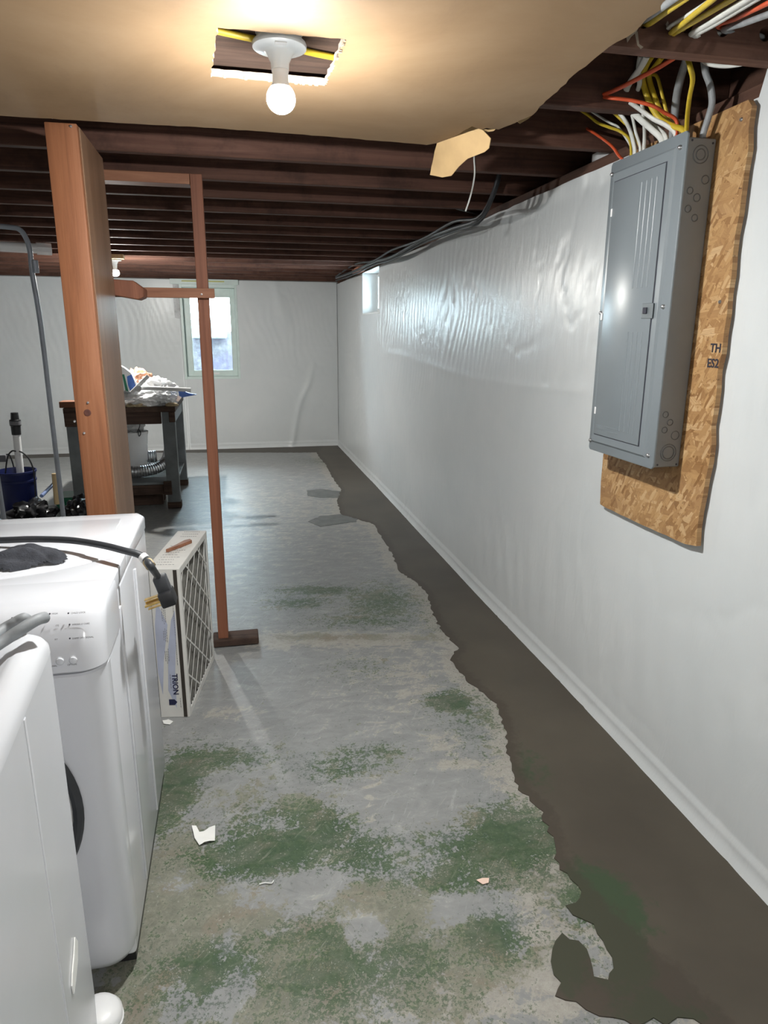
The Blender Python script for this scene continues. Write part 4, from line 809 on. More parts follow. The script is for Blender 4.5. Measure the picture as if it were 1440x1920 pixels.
sh.matrix_world = Mf @ Matrix.Translation((-.05, .28, .63))

# ================================================================ DRYER
dy = thing('clothes_dryer', 'white front-loading clothes dryer with control panel standing behind the nearer washer', 'dryer', (-.63, 1.78, 0))
DX0, DX1 = -.979, -.291
cab = MB(); cab.prism([(1.42, .045), (2.185, .045), (2.185, .905), (1.42, .905)], DX0 + .004, DX1 - .004, 'x', .012, 3)
cab.build('cabinet', M['white'], dy, smooth=40)
def rrect(x0, x1, y0, y1, r0, r1, n=8):
    """plan outline, front (y0) corners radius r0, rear radius r1, counter-clockwise"""
    P = []
    for cx, cy, a0, r in ((x1 - r0, y0 + r0, -90, r0), (x1 - r1, y1 - r1, 0, r1), (x0 + r1, y1 - r1, 90, r1), (x0 + r0, y0 + r0, 180, r0)):
        for k in range(n + 1): a = R(a0 + 90 * k / n); P.append((cx + r * math.cos(a), cy + r * math.sin(a)))
    return P
def loft(sections, n_close=True):
    """sections: list of (z, [(x, y)...]) same counts"""
    m_ = MB(); n = len(sections[0][1]); vs = []; fs = []
    for z, P in sections: vs += [(p[0], p[1], z) for p in P]
    for i in range(len(sections) - 1):
        for k in range(n): fs.append((i * n + k, i * n + (k + 1) % n, (i + 1) * n + (k + 1) % n, (i + 1) * n + k))
    fs += [tuple(range(n))[::-1], tuple((len(sections) - 1) * n + k for k in range(n))]
    return m_.add(vs, fs)
# lower front: bulging panel with rounded right corner
secs = []
for z, dyy, ins in ((.035, .035, .03), (.05, .018, .012), (.075, .006, .003), (.12, 0, 0), (.45, -.004, 0), (.78, 0, 0), (.812, .002, 0), (.816, .006, .003)):
    secs.append((z, rrect(DX0 + ins, DX1 - .001 - ins, 1.378 + dyy, 1.46, .055 if z > .1 else .06, .004)))
fp = loft(secs).build('front_panel', M['white'], dy, smooth=35)
# control panel: curved back towards the top
secs = []
for z, yy, ins in ((.820, 1.383, .003), (.824, 1.379, 0), (.86, 1.385, 0), (.90, 1.398, 0), (.925, 1.414, 0), (.938, 1.428, .002), (.945, 1.447, .006), (.947, 1.462, .012)):
    secs.append((z, rrect(DX0 + ins, DX1 + .002 - ins, yy, 1.60 - ins, .05, .004)))
cp = loft(secs).build('control_panel', M['white'], dy, smooth=35)
def arcy(x): return 1.625 + .165 * min(1, abs((x + .63) / .343)) ** 2.0
xs_a = np.linspace(DX0 + .002, DX1 - .002, 17)
def rnd_corner(P, bev=.0): return P
front = [(x, arcy(x) - .0014) for x in xs_a]; back = [(x, arcy(x) + .0014) for x in xs_a]
MB().prism([(DX0 + .002, 1.52), (DX1 - .002, 1.52)] + front[::-1], .906, .9468, 'z', .004, 3).build('console_top', M['white'], dy, smooth=40)
MB().prism(back + [(DX1 + .002, 2.15), (DX1 - .02, 2.195), (DX0 + .02, 2.195), (DX0 - .002, 2.15)], .904, .948, 'z', .008, 3).build('top_lid', M['white'], dy, smooth=40)
ri = MB(); ri.prism([(x * .86 - .63 * .14, arcy(x) + .035) for x in xs_a] + [(-.35, 2.13), (-.91, 2.13)], .940, .9495, 'z', .006, 2); ri.build('lid_raised_field', M['white'], dy, smooth=40)
box(DX0 + .01, DX1 - .01, 1.44, 2.17, .012, .05).build('base_skirt', M['black'], dy)
# side panel pressings
sd = MB()
for y0_, y1_ in ((1.62, 1.64), (1.90, 1.915)): sd.box(DX1 - .006, DX1 + .001, y0_, y1_, .08, .86, .003, 2)
sd.build('side_pressing', M['white'], dy, smooth=40)
box(DX1 - .005, DX1 + .0008, 1.545, 1.585, .82, .875, .002, 1).build('side_label', M['cardboard'], dy)
# door ring
dm = MB(); zc_, xc_ = .505, -.63
prof = [(.262, .0), (.268, .006), (.262, .014), (.250, .017), (.248, .010), (.225, .012)]
MB().lathe([(.262, -.004), (.270, .004), (.266, .012), (.258, .015), (.249, .010), (.249, -.004)], (xc_, 1.376, zc_), 64, 'y', cap=False).build('door_ring', M['darkrubber'], dy, smooth=40)
MB().lathe([(.250, -.002), (.247, .012), (.225, .022), (.18, .030), (.1, .034), (.0, .035)], (xc_, 1.376, zc_), 64, 'y', cap=False).build('door_window', plain('smoked_door_plastic', (.6, .6, .6), .2, 0, .05), dy, smooth=50)
# buttons, indicator dots and their words
def panel_pt(x, z): 
    y = np.interp(z, [.824, .86, .90, .925], [1.379, 1.385, 1.398, 1.414]); return (x, float(y), z)
def btn(x, z, r):
    p = panel_pt(x, z); 
    return MB().lathe([(r * 1.15, -.003), (r * 1.15, .0006), (r * 1.02, .0006), (r, .003), (r * .8, .0042), (0, .0045)], p, 28, 'y', cap=False)
for bx in [-0.3478, -0.373]: btn(bx, .848, .0078).build('round_button', M['white'], dy, smooth=50)
for bx, bz in [(-0.3545, 0.9385), (-0.3532, 0.9159), (-0.3527, 0.891), (-0.3897, 0.9403), (-0.4608, 0.9372)]:
    p = panel_pt(bx, bz); MB().lathe([(.0016, -.001), (.0016, .0012), (0, .0014)], p, 10, 'y', cap=False).build('indicator_dot', M['ink'], dy)
dl = dy.location
def ptxt(s, x, z, size=.0048): 
    p = Vector(panel_pt(x, z)) - dl - Vector((0, .0016, 0)); return text_obj(s, size, M['greyink'], dy, frame4(p, (1, 0, 0), (0, .26, 1)), depth=.0002)
TX = [(-0.3496, 0.9369), (-0.3483, 0.9143), (-0.3478, 0.8893), (-0.3859, 0.9388), (-0.3599, 0.8379), (-0.3953, 0.838), (-0.3796, 0.9148), (-0.3812, 0.8901), (-0.4581, 0.9347)]
for (s, z_), (x_, zz) in zip((('CHILD LOCK', 0), ('WRINKLE CARE', 0), ('DAMP DRY SIGNAL', 0), ('HIGH', 0), ('OPTION', 0), ('SIGNAL', 0), ('ITE', 0), ('RY', 0), ('MED', 0)), TX): ptxt(s, x_, zz)

# ================================================================ NEAR WASHER
ws = thing('washing_machine', 'white washing machine nearest the camera with hoses lying on its top', 'washer', (-0.3378, 1.2187, 0.0), R(3.6))
WCR, TAPE = (-0.2385, [(-0.1296, 0.4466), (-0.1151, 0.422), (-0.1321, 0.3979), (-0.1648, 0.3862), (-0.1878, 0.3831), (-0.1927, 0.4063), (-0.1781, 0.4189), (-0.1511, 0.4303)])
# local: right face at x=0, back at y=0, front at y=-.70, width .68 to the left
secs = []
for z, b in ((.03, .02), (.06, .004), (.2, 0), (.90, 0), (.955, .0)): secs.append((z, rrect(-.68 + b, -b, -.70 + b, -b, .04, .03)))
loft(secs).build('cabinet', M['white2'], ws, local=True, smooth=40)
secs = []
for z, b in ((.957, .002), (.960, -.003), (.974, -.002), (.985, .004), (.995, .016), (.999, .03)): secs.append((z, rrect(-.68 + b, -b, -.70 + b, -b, .045, .045)))
for z, b in ((.996, .04), (.980, .058), (.977, .07)): secs.append((z, rrect(-.68 + b, -b, -.70 + b, -b, .06, .10)))
loft(secs).build('top_panel', M['white2'], ws, local=True, smooth=60)
box(-.004, .0016, WCR - .005, WCR + .005, .04, .952, .0012, 3).build('side_crease', M['white2'], ws, local=True, smooth=50)
mk = MB(); mk.prism(TAPE, .0005, .003, 'x'); mk.build('tape_scrap', M['paper'], ws, local=True, label='old strip of cream tape on the side')
mk = MB(); mk.lathe([(.0, .012), (.006, .012), (.010, 0), (.010, -.01)], (-.34, -.6, .0), 12)
for fx, fy in ((-.06, -.06), (-.62, -.06), (-.06, -.64), (-.62, -.64)):
    MB().lathe([(.0, 0.001), (.022, 0.001), (.024, .01), (.012, .014), (.012, .04), (0, .04)], (fx, fy, 0), 16, cap=False).build('levelling_foot', M['black'], ws, local=True, smooth=40)
# hoses, cord, cloth on the appliances
H1 = [(-0.4129, 1.0534, 1.012), (-0.3836, 1.1075, 1.018), (-0.3566, 1.1287, 1.03), (-0.339, 1.1504, 1.035), (-0.3315, 1.1718, 1.03)]; H2 = [(-0.4191, 1.0725, 1.012), (-0.4003, 1.1628, 1.014), (-0.3806, 1.1778, 1.022), (-0.3676, 1.184, 1.026), (-0.3683, 1.2029, 1.012)]
m_ = MB(); m_.tube(H1, .0098, 14, 1, 8); tag(m_.build('drain_hose', M['greyrubber'], smooth=60), 'thick grey hose bent over the near washer, front loop', 'hose', None)
m_ = MB(); m_.tube(H2, .0098, 14, 1, 8); tag(m_.build('drain_hose', M['greyrubber'], smooth=60), 'thick grey hose behind the front loop on the near washer', 'hose', None)
pc = thing('power_cord', 'dark dryer power cord draped over the dryer top with a brass pronged plug', 'power cord', (-0.424, 1.8925, 0.952))
CP = [(-0.7111, 1.9384, 0.96), (-0.6175, 1.8882, 0.968), (-0.5315, 1.8573, 0.975), (-0.4309, 1.811, 0.98), (-0.3405, 1.735, 0.985), (-0.2756, 1.6739, 0.985), (-0.2535, 1.6619, 0.982), (-0.2361, 1.655, 0.975), (-0.2258, 1.6455, 0.968), (-0.2109, 1.6214, 0.955), (-0.2212, 1.8, 0.8702)]
m_ = MB(); m_.tube(CP, .0086, 14, 1.0, 8); m_.build('cord', M['darkrubber'], pc, smooth=60)
Q = [Vector(p) for p in CP]
def along(a, b, t): return Q[a].lerp(Q[b], t)
m_ = MB(); m_.tube([along(-4, -3, .1), along(-4, -3, .9)], .0118, 14, 1, 1); m_.build('white_tape', M['whitepl'], pc, smooth=60)
m_ = MB(); m_.tube([along(-3, -2, .25), along(-3, -2, .8)], .0122, 14, 1, 1); m_.build('tan_tape', M['tan'], pc, smooth=60)
# plug
p0 = Q[-1]; PL = [(-0.2184, 1.8, 0.8714), (-0.1954, 1.8, 0.7938), (-0.1954, 1.8, 0.7938), (-0.2411, 1.8, 0.8052), (-0.2057, 1.8, 0.8222)]
A0, A1, A2 = [Vector(p) for p in PL[:3]]
m_ = MB(); m_.tube([p0, A0], .0135, 12, 1, 1); m_.build('strain_relief', M['black'], pc, smooth=60)
ax = (A1 - A0).normalized(); pd = (Vector(PL[3]) - Vector(PL[4])); pd = (pd - ax * pd.dot(ax)).normalized(); sd_ = ax.cross(pd)
def obox(c, a, la, b, lb, d, ld, bev=.003):
    m_ = MB().box(-la / 2, la / 2, -lb / 2, lb / 2, -ld / 2, ld / 2, bev, 2, xf=Matrix(((a.x, b.x, d.x, c.x), (a.y, b.y, d.y, c.y), (a.z, b.z, d.z, c.z), (0, 0, 0, 1)))); return m_
LL = (A1 - A0).length
obox(A0 + ax * LL * .30, ax, LL * .62, pd, .034, sd_, .034, .005).build('plug_body', M['darkrubber'], pc, smooth=40)
obox(A0 + ax * LL * .78, ax, LL * .55, pd, .040, sd_, .052, .007).build('plug_head', M['black'], pc, smooth=40)
for k in (-1, 0, 1):
    c = A0 + ax * LL * (.78 + .012 * k) + pd * .036 + sd_ * .017 * k
    obox(c, pd, .046, ax, .005 if k else .014, sd_, .014 if k else .005, .001).build('brass_prong', M['brass'], pc)
for k in (0, 1): obox(A0 + ax * LL * (.62 + .34 * k) + pd * .036, pd, .044, ax, .0025, sd_, .014, .0005).build('brass_prong', M['brass'], pc)
# dark cloth
rnd = random.Random(2); cx_, cy_, _ = (-0.5259, 1.7357, 0.965)
nu, nv = 46, 26; us = np.linspace(-1, 1, nu); vs = np.linspace(-1, 1, nv)
def fc(u, v):
    rr = np.sqrt(u ** 2 + v ** 2); e = np.clip(1 - rr ** 3, 0, 1)
    x = cx_ + u * .105 + .01 * np.sin(v * 5); y = cy_ + v * .052 + .012 * np.sin(u * 4)
    z = .9495 + e * (.012 + .030 * fbm(u * 2.4 + 4, v * 3, 4, 3) + .016 * np.abs(np.sin(v * 5 + u * 3.2)) ** .7)
    return x, y, z
V, F, _, _ = grid_mesh(us, vs, fc, lambda u, v: (u ** 2 + v ** 2 + .10 * np.sin(5 * np.arctan2(v, u))) < .92)
m_ = MB(); m_.v = [tuple(p) for p in V]; m_.f = [tuple(f) for f in F]; m_.m = [0] * len(F)
tag(m_.build('dark_cloth', M['cloth'], smooth=180), 'crumpled dark grey cloth on the dryer top under the cord', 'cloth')

# white rounded thing between the washers at the bottom edge
wl = thing('plastic_tub', 'rounded white plastic tub on the floor beside the near washer', 'tub', (-0.3495, 1.2754, 0.0))
MB().lathe([(0, .001), (.044, .001), (.05, .01), (.052, .05), (.044, .062), (.03, .068), (0, .07)], (-.01, 0, 0), 28, cap=False).build('tub_body', M['whitepl'], wl, local=True, smooth=50)
MB().lathe([(.051, .028), (.0535, .030), (.0535, .034), (.051, .036)], (-.01, 0, 0), 28, cap=False).build('tub_rim', M['whitepl'], wl, local=True, smooth=50)

# scraps on the floor
def scrap(name, P, lab, cat, mat, z=.002, th=.0012, lift=.008):
    bm = bmesh.new(); f = bm.faces.new([bm.verts.new((p[0], p[1], z)) for p in P]); bmesh.ops.triangulate(bm, faces=[f]); bmesh.ops.subdivide_edges(bm, edges=bm.edges[:], cuts=2, use_grid_fill=True)
    cx, cy = sum(p[0] for p in P) / len(P), sum(p[1] for p in P) / len(P)
    for v in bm.verts: v.co.z += lift * min(1, ((v.co.x - cx) ** 2 + (v.co.y - cy) ** 2) ** .5 / .04) * (.5 + .5 * math.sin(v.co.x * 90 + v.co.y * 60))
    bmesh.ops.solidify(bm, geom=bm.faces[:], thickness=th); m_ = MB(); m_.bm(bm); o = m_.build(name, mat, smooth=30)
    a = np.array(m_.v)[:, 2].min(); o.location.z += .001 - a if a < .001 else 0
    return tag(o, lab, cat)
scrap('paper_scrap', [(-0.195, 1.8998), (-0.1822, 1.902), (-0.1713, 1.8732), (-0.1586, 1.8753), (-0.1429, 1.8864), (-0.1235, 1.8848), (-0.1238, 1.8258), (-0.1689, 1.8147), (-0.1844, 1.8478)], 'torn white paper scrap lying on the green worn floor', 'paper', M['paper'])
scrap('plaster_chip', [(0.6013, 1.5147), (0.6217, 1.5184), (0.6395, 1.5147), (0.6318, 1.4984), (0.6136, 1.4964)], 'small pinkish plaster chip on the floor in front of the damp strip', 'chip', plain('pink_chip', (.75, .55, .45), .8), lift=.003)
scrap('plaster_chip', [(-0.341, 2.5479), (-0.3193, 2.5552), (-0.2994, 2.5353), (-0.3119, 2.5146), (-0.3348, 2.5232)], 'small white plaster chip on the floor in front of the furnace filter', 'chip', M['paper'], lift=.006)
m_ = MB(); m_.tube([(0.0011, 1.6252, 0.004), (0.0174, 1.6276, 0.004), (0.0349, 1.622, 0.004), (0.0413, 1.6305, 0.004)], .0016, 6, 1, 4); tag(m_.build('paper_curl', M['paper'], smooth=60), 'thin white curl of paper on the floor', 'paper')

# ================================================================ WORKBENCH
wbn = thing('workbench', 'old grey workbench with a dark apron standing before the far window', 'workbench', (-.93, 6.5, 0))
TX0, TX1, TY0, TY1, TZ = -1.37, -.49, 6.03, 7.08, .885
for i in range(5):
    a = TY0 + (TY1 - TY0) * i / 5; box(TX0, TX1, a + .002, a + .208, TZ - .045, TZ, .004).build('top_board', M['oldwood'], wbn)
for (x, y) in ((TX0 + .0, TY0 + .01), (TX1 - .125, TY0 + .01), (TX0 + .0, TY1 - .10), (TX1 - .125, TY1 - .10)):
    m_ = MB(); m_.box(x + .01, x + .115, y, y + .014, .004, TZ - .046, .003); m_.box(x + .101, x + .115, y + .014, y + .085, .004, TZ - .046, .003); m_.build('leg', M['benchgrey'], wbn)
    box(x + .005, x + .12, y - .004, y + .09, .004, .06, .003).build('foot_block', M['oldwood'], wbn)
box(TX0 + .11, TX1 - .12, TY0 + .016, TY0 + .05, TZ - .145, TZ - .046, .003).build('apron', M['oldwood'], wbn)
box(TX0 + .005, TX0 + .14, TY0 - .01, TY0 + .008, TZ - .15, TZ - .03, .003).build('corner_block', M['oldwood'], wbn)
box(TX1 - .055, TX1 - .005, TY0 - .008, TY0 + .008, TZ - .13, TZ - .046, .003).build('corner_block', M['oldwood'], wbn)
box(TX1 - .045, TX1 - .012, TY0 + .1, TY1 - .1, TZ - .14, TZ - .046, .003).build('apron', M['benchgrey'], wbn)
for i in range(4):
    a = TY0 + .03 + .24 * i; box(TX0 + .02, TX1 - .03, a, a + .236, .215, .235, .003).build('shelf_board', M['benchgrey'], wbn)
box(TX0 + .12, TX1 - .13, TY0 + .02, TY0 + .05, .13, .213, .003).build('shelf_rail', M['oldwood'], wbn)
box(TX1 - .14, TX1 - .075, TY0 - .012, TY0 + .008, .13, .25, .003).build('corner_block', M['oldwood'], wbn)
# things on the bench
def lump(name, c, r, mat, seed, amp=.35, freq=3.5, lab=None, cat=None, squash=None, flat_z=None, n=3):
    bm = bmesh.new(); bmesh.ops.create_icosphere(bm, subdivisions=n + 1, radius=1)
    from mathutils import noise
    for v in bm.verts:
        d = v.co.normalized(); k = 1 + amp * noise.noise(d * freq + Vector((seed * 3.1, 0, seed))) + amp * .4 * abs(noise.noise(d * freq * 2.7 + Vector((seed, 5, 0))))
        v.co = Vector((c[0] + d.x * r[0] * k, c[1] + d.y * r[1] * k, c[2] + d.z * r[2] * k))
        if flat_z is not None and v.co.z < flat_z: v.co.z = flat_z
    m_ = MB(); m_.bm(bm); o = m_.build(name, mat, smooth=35)
    if lab: tag(o, lab, cat)
    return o
TOP = TZ + .001
lump('plastic_bag', (-.78, 6.13, TOP + .05), (.20, .10, .075), M['film'], 1, .45, 4, 'big crumpled clear plastic bag on the front of the workbench', 'bag', flat_z=TOP)
lump('plastic_bag', (-.59, 6.16, TOP + .065), (.10, .09, .08), M['film'], 2, .4, 4, 'rounded clear plastic bag at the right end of the workbench', 'bag', flat_z=TOP)
lump('plastic_bag', (-.68, 6.42, TOP + .10), (.17, .12, .11), M['whitepl'], 3, .4, 5, 'white crumpled bag behind the pipes on the workbench', 'bag', flat_z=TOP)
lump('plastic_bag', (-.86, 6.72, TOP + .13), (.14, .10, .14), M['orangebag'], 4, .3, 4, 'orange and white bag at the back of the workbench', 'bag', flat_z=TOP)
def slab_at(pts, th, mat, name, lab, cat):
    o = ribbon(pts, mat, name, th, 2, parent=None) if False else None
    bm = bmesh.new(); f = bm.faces.new([bm.verts.new(p) for p in pts]); r = bmesh.ops.extrude_face_region(bm, geom=[f])
    for g in r['geom']:
        if isinstance(g, bmesh.types.BMVert): g.co.y += th
    bmesh.ops.recalc_face_normals(bm, faces=bm.faces); bmesh.ops.bevel(bm, geom=bm.edges[:], offset=min(.01, th * .3), segments=2, affect='EDGES'); m_ = MB(); m_.bm(bm)
    o = m_.build(name, mat, smooth=40); return tag(o, lab, cat)
bg = thing('material_bag', 'upright blue and white printed bag leaning beside the boxed post on the workbench', 'bag', (-0.8501, 6.1, 1.0622))
def slab_part(pts, th, mat, name):
    bm = bmesh.new(); f = bm.faces.new([bm.verts.new(p) for p in pts]); r = bmesh.ops.extrude_face_region(bm, geom=[f])
    for g in r['geom']:
        if isinstance(g, bmesh.types.BMVert): g.co.y += th
    bmesh.ops.recalc_face_normals(bm, faces=bm.faces); m_ = MB(); m_.bm(bm); return m_.build(name, mat, bg, smooth=30)
slab_part([(-0.9457, 6.12, 0.9652), (-0.9224, 6.12, 1.2268), (-0.8787, 6.12, 1.2006), (-0.8279, 6.12, 1.1568), (-0.7937, 6.12, 1.0601), (-0.7932, 6.12, 0.9629)], .08, M['whitepl'], 'bag_body')
slab_part([(-0.8635, 6.118, 1.131), (-0.8241, 6.118, 1.1482), (-0.8019, 6.118, 1.0604), (-0.8035, 6.118, 0.9898), (-0.8417, 6.118, 0.9904), (-0.8611, 6.118, 1.061)], .004, M['bluefilm'], 'blue_print')
slab_part([(-0.8999, 6.119, 1.1487), (-0.8831, 6.119, 1.1486), (-0.8588, 6.119, 0.9905), (-0.8807, 6.119, 0.982)], .004, M['greenpl'], 'green_print')
def pipe(name, a, b, r, lab, hollow=True):
    m_ = MB(); m_.tube([a, b], r, 16, 1, 1, cap=False); m_.tube([Vector(a), Vector(b)], r * .82, 16, 1, 1, cap=False)
    o = m_.build(name, M['whitepl'], smooth=60); return tag(o, lab, 'pipe', None)
pipe('plastic_pipe', (-0.7851, 6.04, 1.0442), (-0.3523, 6.04, 1.0213), .017, 'long white plastic pipe lying across the workbench and past its right end')
pipe('plastic_pipe', (-0.8251, 6.0, 1.0045), (-0.6806, 6.0, 1.141), .016, 'short white plastic pipe sloping upwards on the workbench')
pj = MB(); pj.lathe([(.0, -.02), (.024, -.02), (.026, .02), (.020, .022), (.019, .0), (0, 0)], (-0.7623, 5.99, 1.0434), 20, 'y', cap=False); tag(pj.build('pipe_fitting', M['whitepl'], smooth=50), 'round white pipe fitting with its open end towards the camera on the workbench', 'pipe fitting')
slab_at([(-0.4506, 6.1, 1.0311), (-0.4134, 6.1, 1.0039), (-0.3666, 6.1, 0.9854), (-0.3014, 6.1, 0.9755), (-0.3945, 6.1, 0.9589), (-0.4475, 6.1, 0.9507), (-0.4624, 6.1, 0.9867)], .05, M['bluefilm'], 'blue_film', 'blue plastic film sticking out at the right end of the workbench', 'film')
for i, (q, s) in enumerate([((-0.7716, 6.03, 0.8873), 0.055), ((-0.8438, 6.03, 0.8797), 0.04), ((-0.5157, 6.03, 0.8916), 0.05)]):
    lump('foam_lump', (q[0], 6.05, TOP + .012), (s, .02, .018), M['tan'], 20 + i, .4, 5, ('tan foam lump at the front edge of the workbench, under the clear bag', 'small tan foam lump on the workbench nearest the boxed post', 'tan foam lump at the right front corner of the workbench')[i], 'foam lump', flat_z=TOP - .0, n=2)
ob2 = box(-1.40, -1.26, 6.06, 6.2, TOP, TOP + .05, .004).build('wood_offcut', M['rail']); tag(ob2, 'reddish wood offcut on the left front corner of the workbench', 'wood offcut')
# white bucket hung below / standing on shelf, foil ducts
wbk = thing('white_bucket', 'white plastic container on the workbench shelf beside the boxed post', 'bucket', (-.90, 6.5, .237))
MB().lathe([(0, 0), (.085, 0), (.088, .004), (.118, .36), (.124, .362), (.124, .385), (.118, .387), (.112, .36), (.08, .01), (0, .01)], (0, 0, 0), 32, cap=False).build('bucket_wall', M['whitepl'], wbk, local=True, smooth=40)
lump('grey_bag', (-.90, 6.5, .237 + .43), (.09, .08, .07), M['film'], 8, .4, 4, 'clear plastic bundle in the mouth of the white container under the workbench', 'bag', n=2)
m_ = MB(); m_.tube([(-0.8513, 6.3, 0.7405), (-0.8212, 6.3, 0.7305), (-0.8198, 6.3, 0.6932), (-0.8365, 6.3, 0.6515), (-0.8315, 6.3, 0.6045), (-0.8159, 6.3, 0.6322), (-0.8309, 6.3, 0.6654), (-0.8417, 6.3, 0.6423)], .004, 6, 1, 4); tag(m_.build('black_strap', M['black'], smooth=60), 'small black loop of strap hanging under the workbench top', 'strap')
def duct(name, pts, r, lab, mat=M['foil']):
    P = [Vector(p) for p in pts]; m_ = MB(); Q2 = []
    for i in range(len(P) - 1):
        a, b, c, d = P[max(i - 1, 0)], P[i], P[i + 1], P[min(i + 2, len(P) - 1)]
        for k in range(14):
            t = k / 14; Q2.append(.5 * ((2 * b) + (c - a) * t + (2 * a - 5 * b + 4 * c - d) * t * t + (3 * b - a - 3 * c + d) * t ** 3))
    rs = [r * (1 if k % 2 else .9) for k in range(len(Q2))]
    m_.tube(Q2, r, 18, 1, 1, rs=rs); return tag(m_.build(name, mat, smooth=20), lab, 'duct')
duct('foil_duct', [(-1.0, 6.28, .30), (-.85, 6.28, .295), (-.72, 6.32, .31), (-.63, 6.40, .36), (-.60, 6.48, .45)], .052, 'crinkled silver duct curving along the front of the workbench shelf')
duct('foil_duct', [(-.98, 6.72, .345), (-.86, 6.72, .345), (-.74, 6.73, .350)], .06, 'short dark silver duct behind the curved one on the workbench shelf')
# dark timbers under the bench
for i, (a, b, z, lb) in enumerate(((6.20, 6.29, .0048, 'dark timber on the floor under the workbench, the front one'), (6.36, 6.45, .0048, 'dark timber on the floor under the workbench, the rear one'))):
    tag(box(-1.2, -.66, a, b, z, z + .09, .003).build('dark_timber', M['oldwood']), lb, 'timber')

# ================================================================ LEFT CORNER
def bend(pts, r, mat, nm, lab, cat='pipe'):
    m_ = MB(); m_.tube(pts, r, 14, 1, 8); return m_
cdt = thing('conduit_pipe', 'bent galvanised conduit rising from the floor to the joists behind the dryer', 'pipe', (-0.9678, 4.0, 0.5177)[:2] + (.0,))
CQ = [(-0.9678, 4.0, 0.0), (-0.9678, 4.0, 0.5), (-0.9678, 4.0, 1.0), (-0.9678, 4.0, 1.5), (-0.9786, 4.0, 1.7752), (-0.9777, 4.0, 1.8907), (-0.9902, 4.0, 1.9537), (-1.0155, 4.0, 1.9906), (-1.0588, 4.0, 1.9991), (-1.175, 4.0, 2.0051)]
m_ = MB(); m_.tube(CQ, .0125, 14, 1, 8); m_.build('conduit_run', M['conduit'], cdt, smooth=60)
q = Vector((-0.9615, 4.0, 1.8143)); MB().lathe([(.0165, -.03), (.0165, .03), (.0125, .032)], q, 16).build('conduit_coupling', M['conduit'], cdt, smooth=60)
q = Vector((-1.0162, 4.0, 2.0055)); 
c2 = (-1.2672, 4.0, 0.5269)
m_ = MB(); m_.tube([(c2[0], 4.0, .0), (c2[0] - .012, 4.0, 1.0), (c2[0] - .03, 4.0, 2.13)], .0125, 12, 1, 3); tag(m_.build('conduit_pipe', M['conduit'], smooth=60), 'straight grey conduit at the very left edge behind the dryer', 'pipe')
# navy sump bucket with pipe
BC = (-1.80, 6.1)
bu = thing('navy_bucket', 'navy blue bucket holding an upright white pipe at the far left', 'bucket', (BC[0], BC[1], .004))
MB().lathe([(0, 0), (.13, 0), (.133, .005), (.142, .28), (.150, .285), (.150, .30), (.143, .302), (.150, .355), (.157, .357), (.157, .372), (.150, .374), (.147, .36), (.128, .01), (0, .01)], (0, 0, 0), 36, cap=False).build('bucket_wall', M['navy'], bu, local=True, smooth=40)
up = thing('discharge_pipe', 'white upright pipe with a black check valve standing in the navy bucket', 'pipe', (-1.7864, 6.1, 0.3746)[:2] + (.03,))
PT = [(-1.7704, 6.1, 0.2699), (-1.7585, 6.1, 0.6716), (-1.7546, 6.1, 0.7372), (-1.7583, 6.1, 0.7721), (-1.7555, 6.1, 0.8284)]
b0_ = Vector(PT[0]); b1_ = Vector(PT[1]); b00 = b0_ + (b0_ - b1_).normalized() * (b0_.z - .03)
m_ = MB(); m_.tube([b00, b1_], .029, 18, 1, 1); m_.build('white_pipe', M['whitepl'], up, smooth=60)
dr_ = (b1_ - b0_).normalized()
m_ = MB(); m_.tube([b1_, b1_ + dr_ * .07, b1_ + dr_ * .075, b1_ + dr_ * .12, b1_ + dr_ * .125, b1_ + dr_ * .18], .03, 18, 1, 1, rs=[.035, .037, .043, .043, .032, .028]); m_.build('check_valve', M['black'], up, smooth=30)
m_ = MB(); m_.tube([b1_ + dr_ * .083, b1_ + dr_ * .112], .0438, 18, 1, 1); m_.build('valve_label', M['greyink'], up, smooth=60)
for P in ([(-1.8682, 6.05, 0.3518), (-1.8347, 6.05, 0.4926), (-1.7964, 6.05, 0.5443), (-1.7645, 6.05, 0.5433)], [(-1.7117, 5.95, 0.5583), (-1.6823, 5.95, 0.54), (-1.6479, 5.95, 0.4953), (-1.6253, 5.95, 0.4155), (-1.6245, 5.95, 0.3182), (-1.6345, 5.95, 0.162)]):
    m_ = MB(); m_.tube(P, .006, 8, 1, 6); m_.build('power_cord', M['cblack'], up, smooth=60)
AX, AZ = (-1.922, 0.46)
pb2 = thing('plug_adapter', 'small grey plug adapter hanging behind the navy bucket', 'adapter', (AX, 6.22, AZ - .03))
box(AX - .06, AX + .03, 6.2, 6.25, AZ - .03, AZ + .03, .006).build('adapter_body', M['greyink'], pb2)
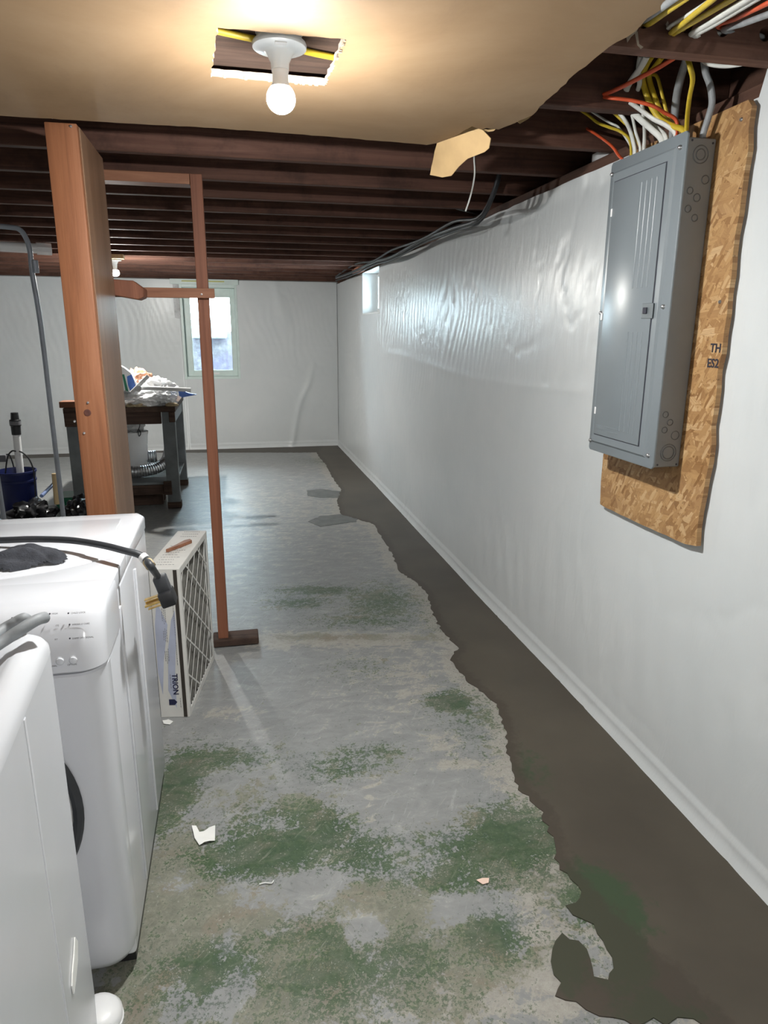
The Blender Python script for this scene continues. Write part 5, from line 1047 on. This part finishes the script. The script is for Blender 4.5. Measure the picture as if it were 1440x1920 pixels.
m_ = MB(); m_.tube([(AX, 6.22, AZ), (AX + .05, 6.24, AZ + .02), (AX + .06, 6.3, .25), (AX + .05, 6.32, .006)], .006, 8, 1, 5); m_.build('adapter_cord', M['cblack'], pb2, smooth=60)
lump('black_bag', (-1.58, 5.62, .10), (.15, .2, .12), M['blackbag'], 11, .45, 3, 'crumpled black plastic bag on the floor before the navy bucket', 'bag', flat_z=.004)
lump('black_bag', (-1.28, 5.78, .08), (.09, .16, .12), M['blackbag'], 12, .4, 3, 'crumpled black plastic bag on the floor by the left bench leg', 'bag', flat_z=.004)
lump('black_bag', (-1.93, 5.45, .09), (.13, .2, .12), M['blackbag'], 13, .4, 3, 'crumpled black plastic bag furthest left on the floor', 'bag', flat_z=.004)
for nm, a, b, r, mt, lb, ct in (('tool_handle', (-1.4942, 5.6, 0.2598), (-1.4751, 5.9, 0.2871), .014, 'bluehandle', 'blue-grey tool handle sticking out of the black bags', 'tool'),
                          ('wood_stick', (-1.3904, 5.6, 0.191), (-1.3833, 5.6, 0.4321), .020, 'palewood', 'pale upright wooden stick beside the conduit', 'stick')):
    m_ = MB(); m_.tube([a, b], r, 10, 1, 1); tag(m_.build(nm, M[mt], smooth=50), lb, ct)
gt = box(-1.55, -1.25, 6.2, 6.5, .006, .10, .015, 2).build('green_tray', M['greenpl']); tag(gt, 'green plastic tray on the floor by the left bench leg', 'tray')
# white pipe under the far joists at left
wp = thing('white_drain_pipe', 'white pipe hung under the far joists left of the boxed post', 'pipe', (-1.4901, 5.8652, 2.09))
WP = [(-1.6148, 5.7959, 2.09), (-1.374, 5.8697, 2.09)]
dd = (Vector(WP[0]) - Vector(WP[1])); m_ = MB(); m_.tube([Vector(WP[0]) + dd * 1.2, Vector(WP[1])], .036, 16, 1, 1); m_.build('pipe_run', M['whitepl'], wp, smooth=60)
m_ = MB(); m_.tube([Vector(WP[1]) + dd * .05, Vector(WP[1]) - dd * .35], .045, 8, 1, 1); m_.build('end_fitting', M['whitepl'], wp, smooth=40)
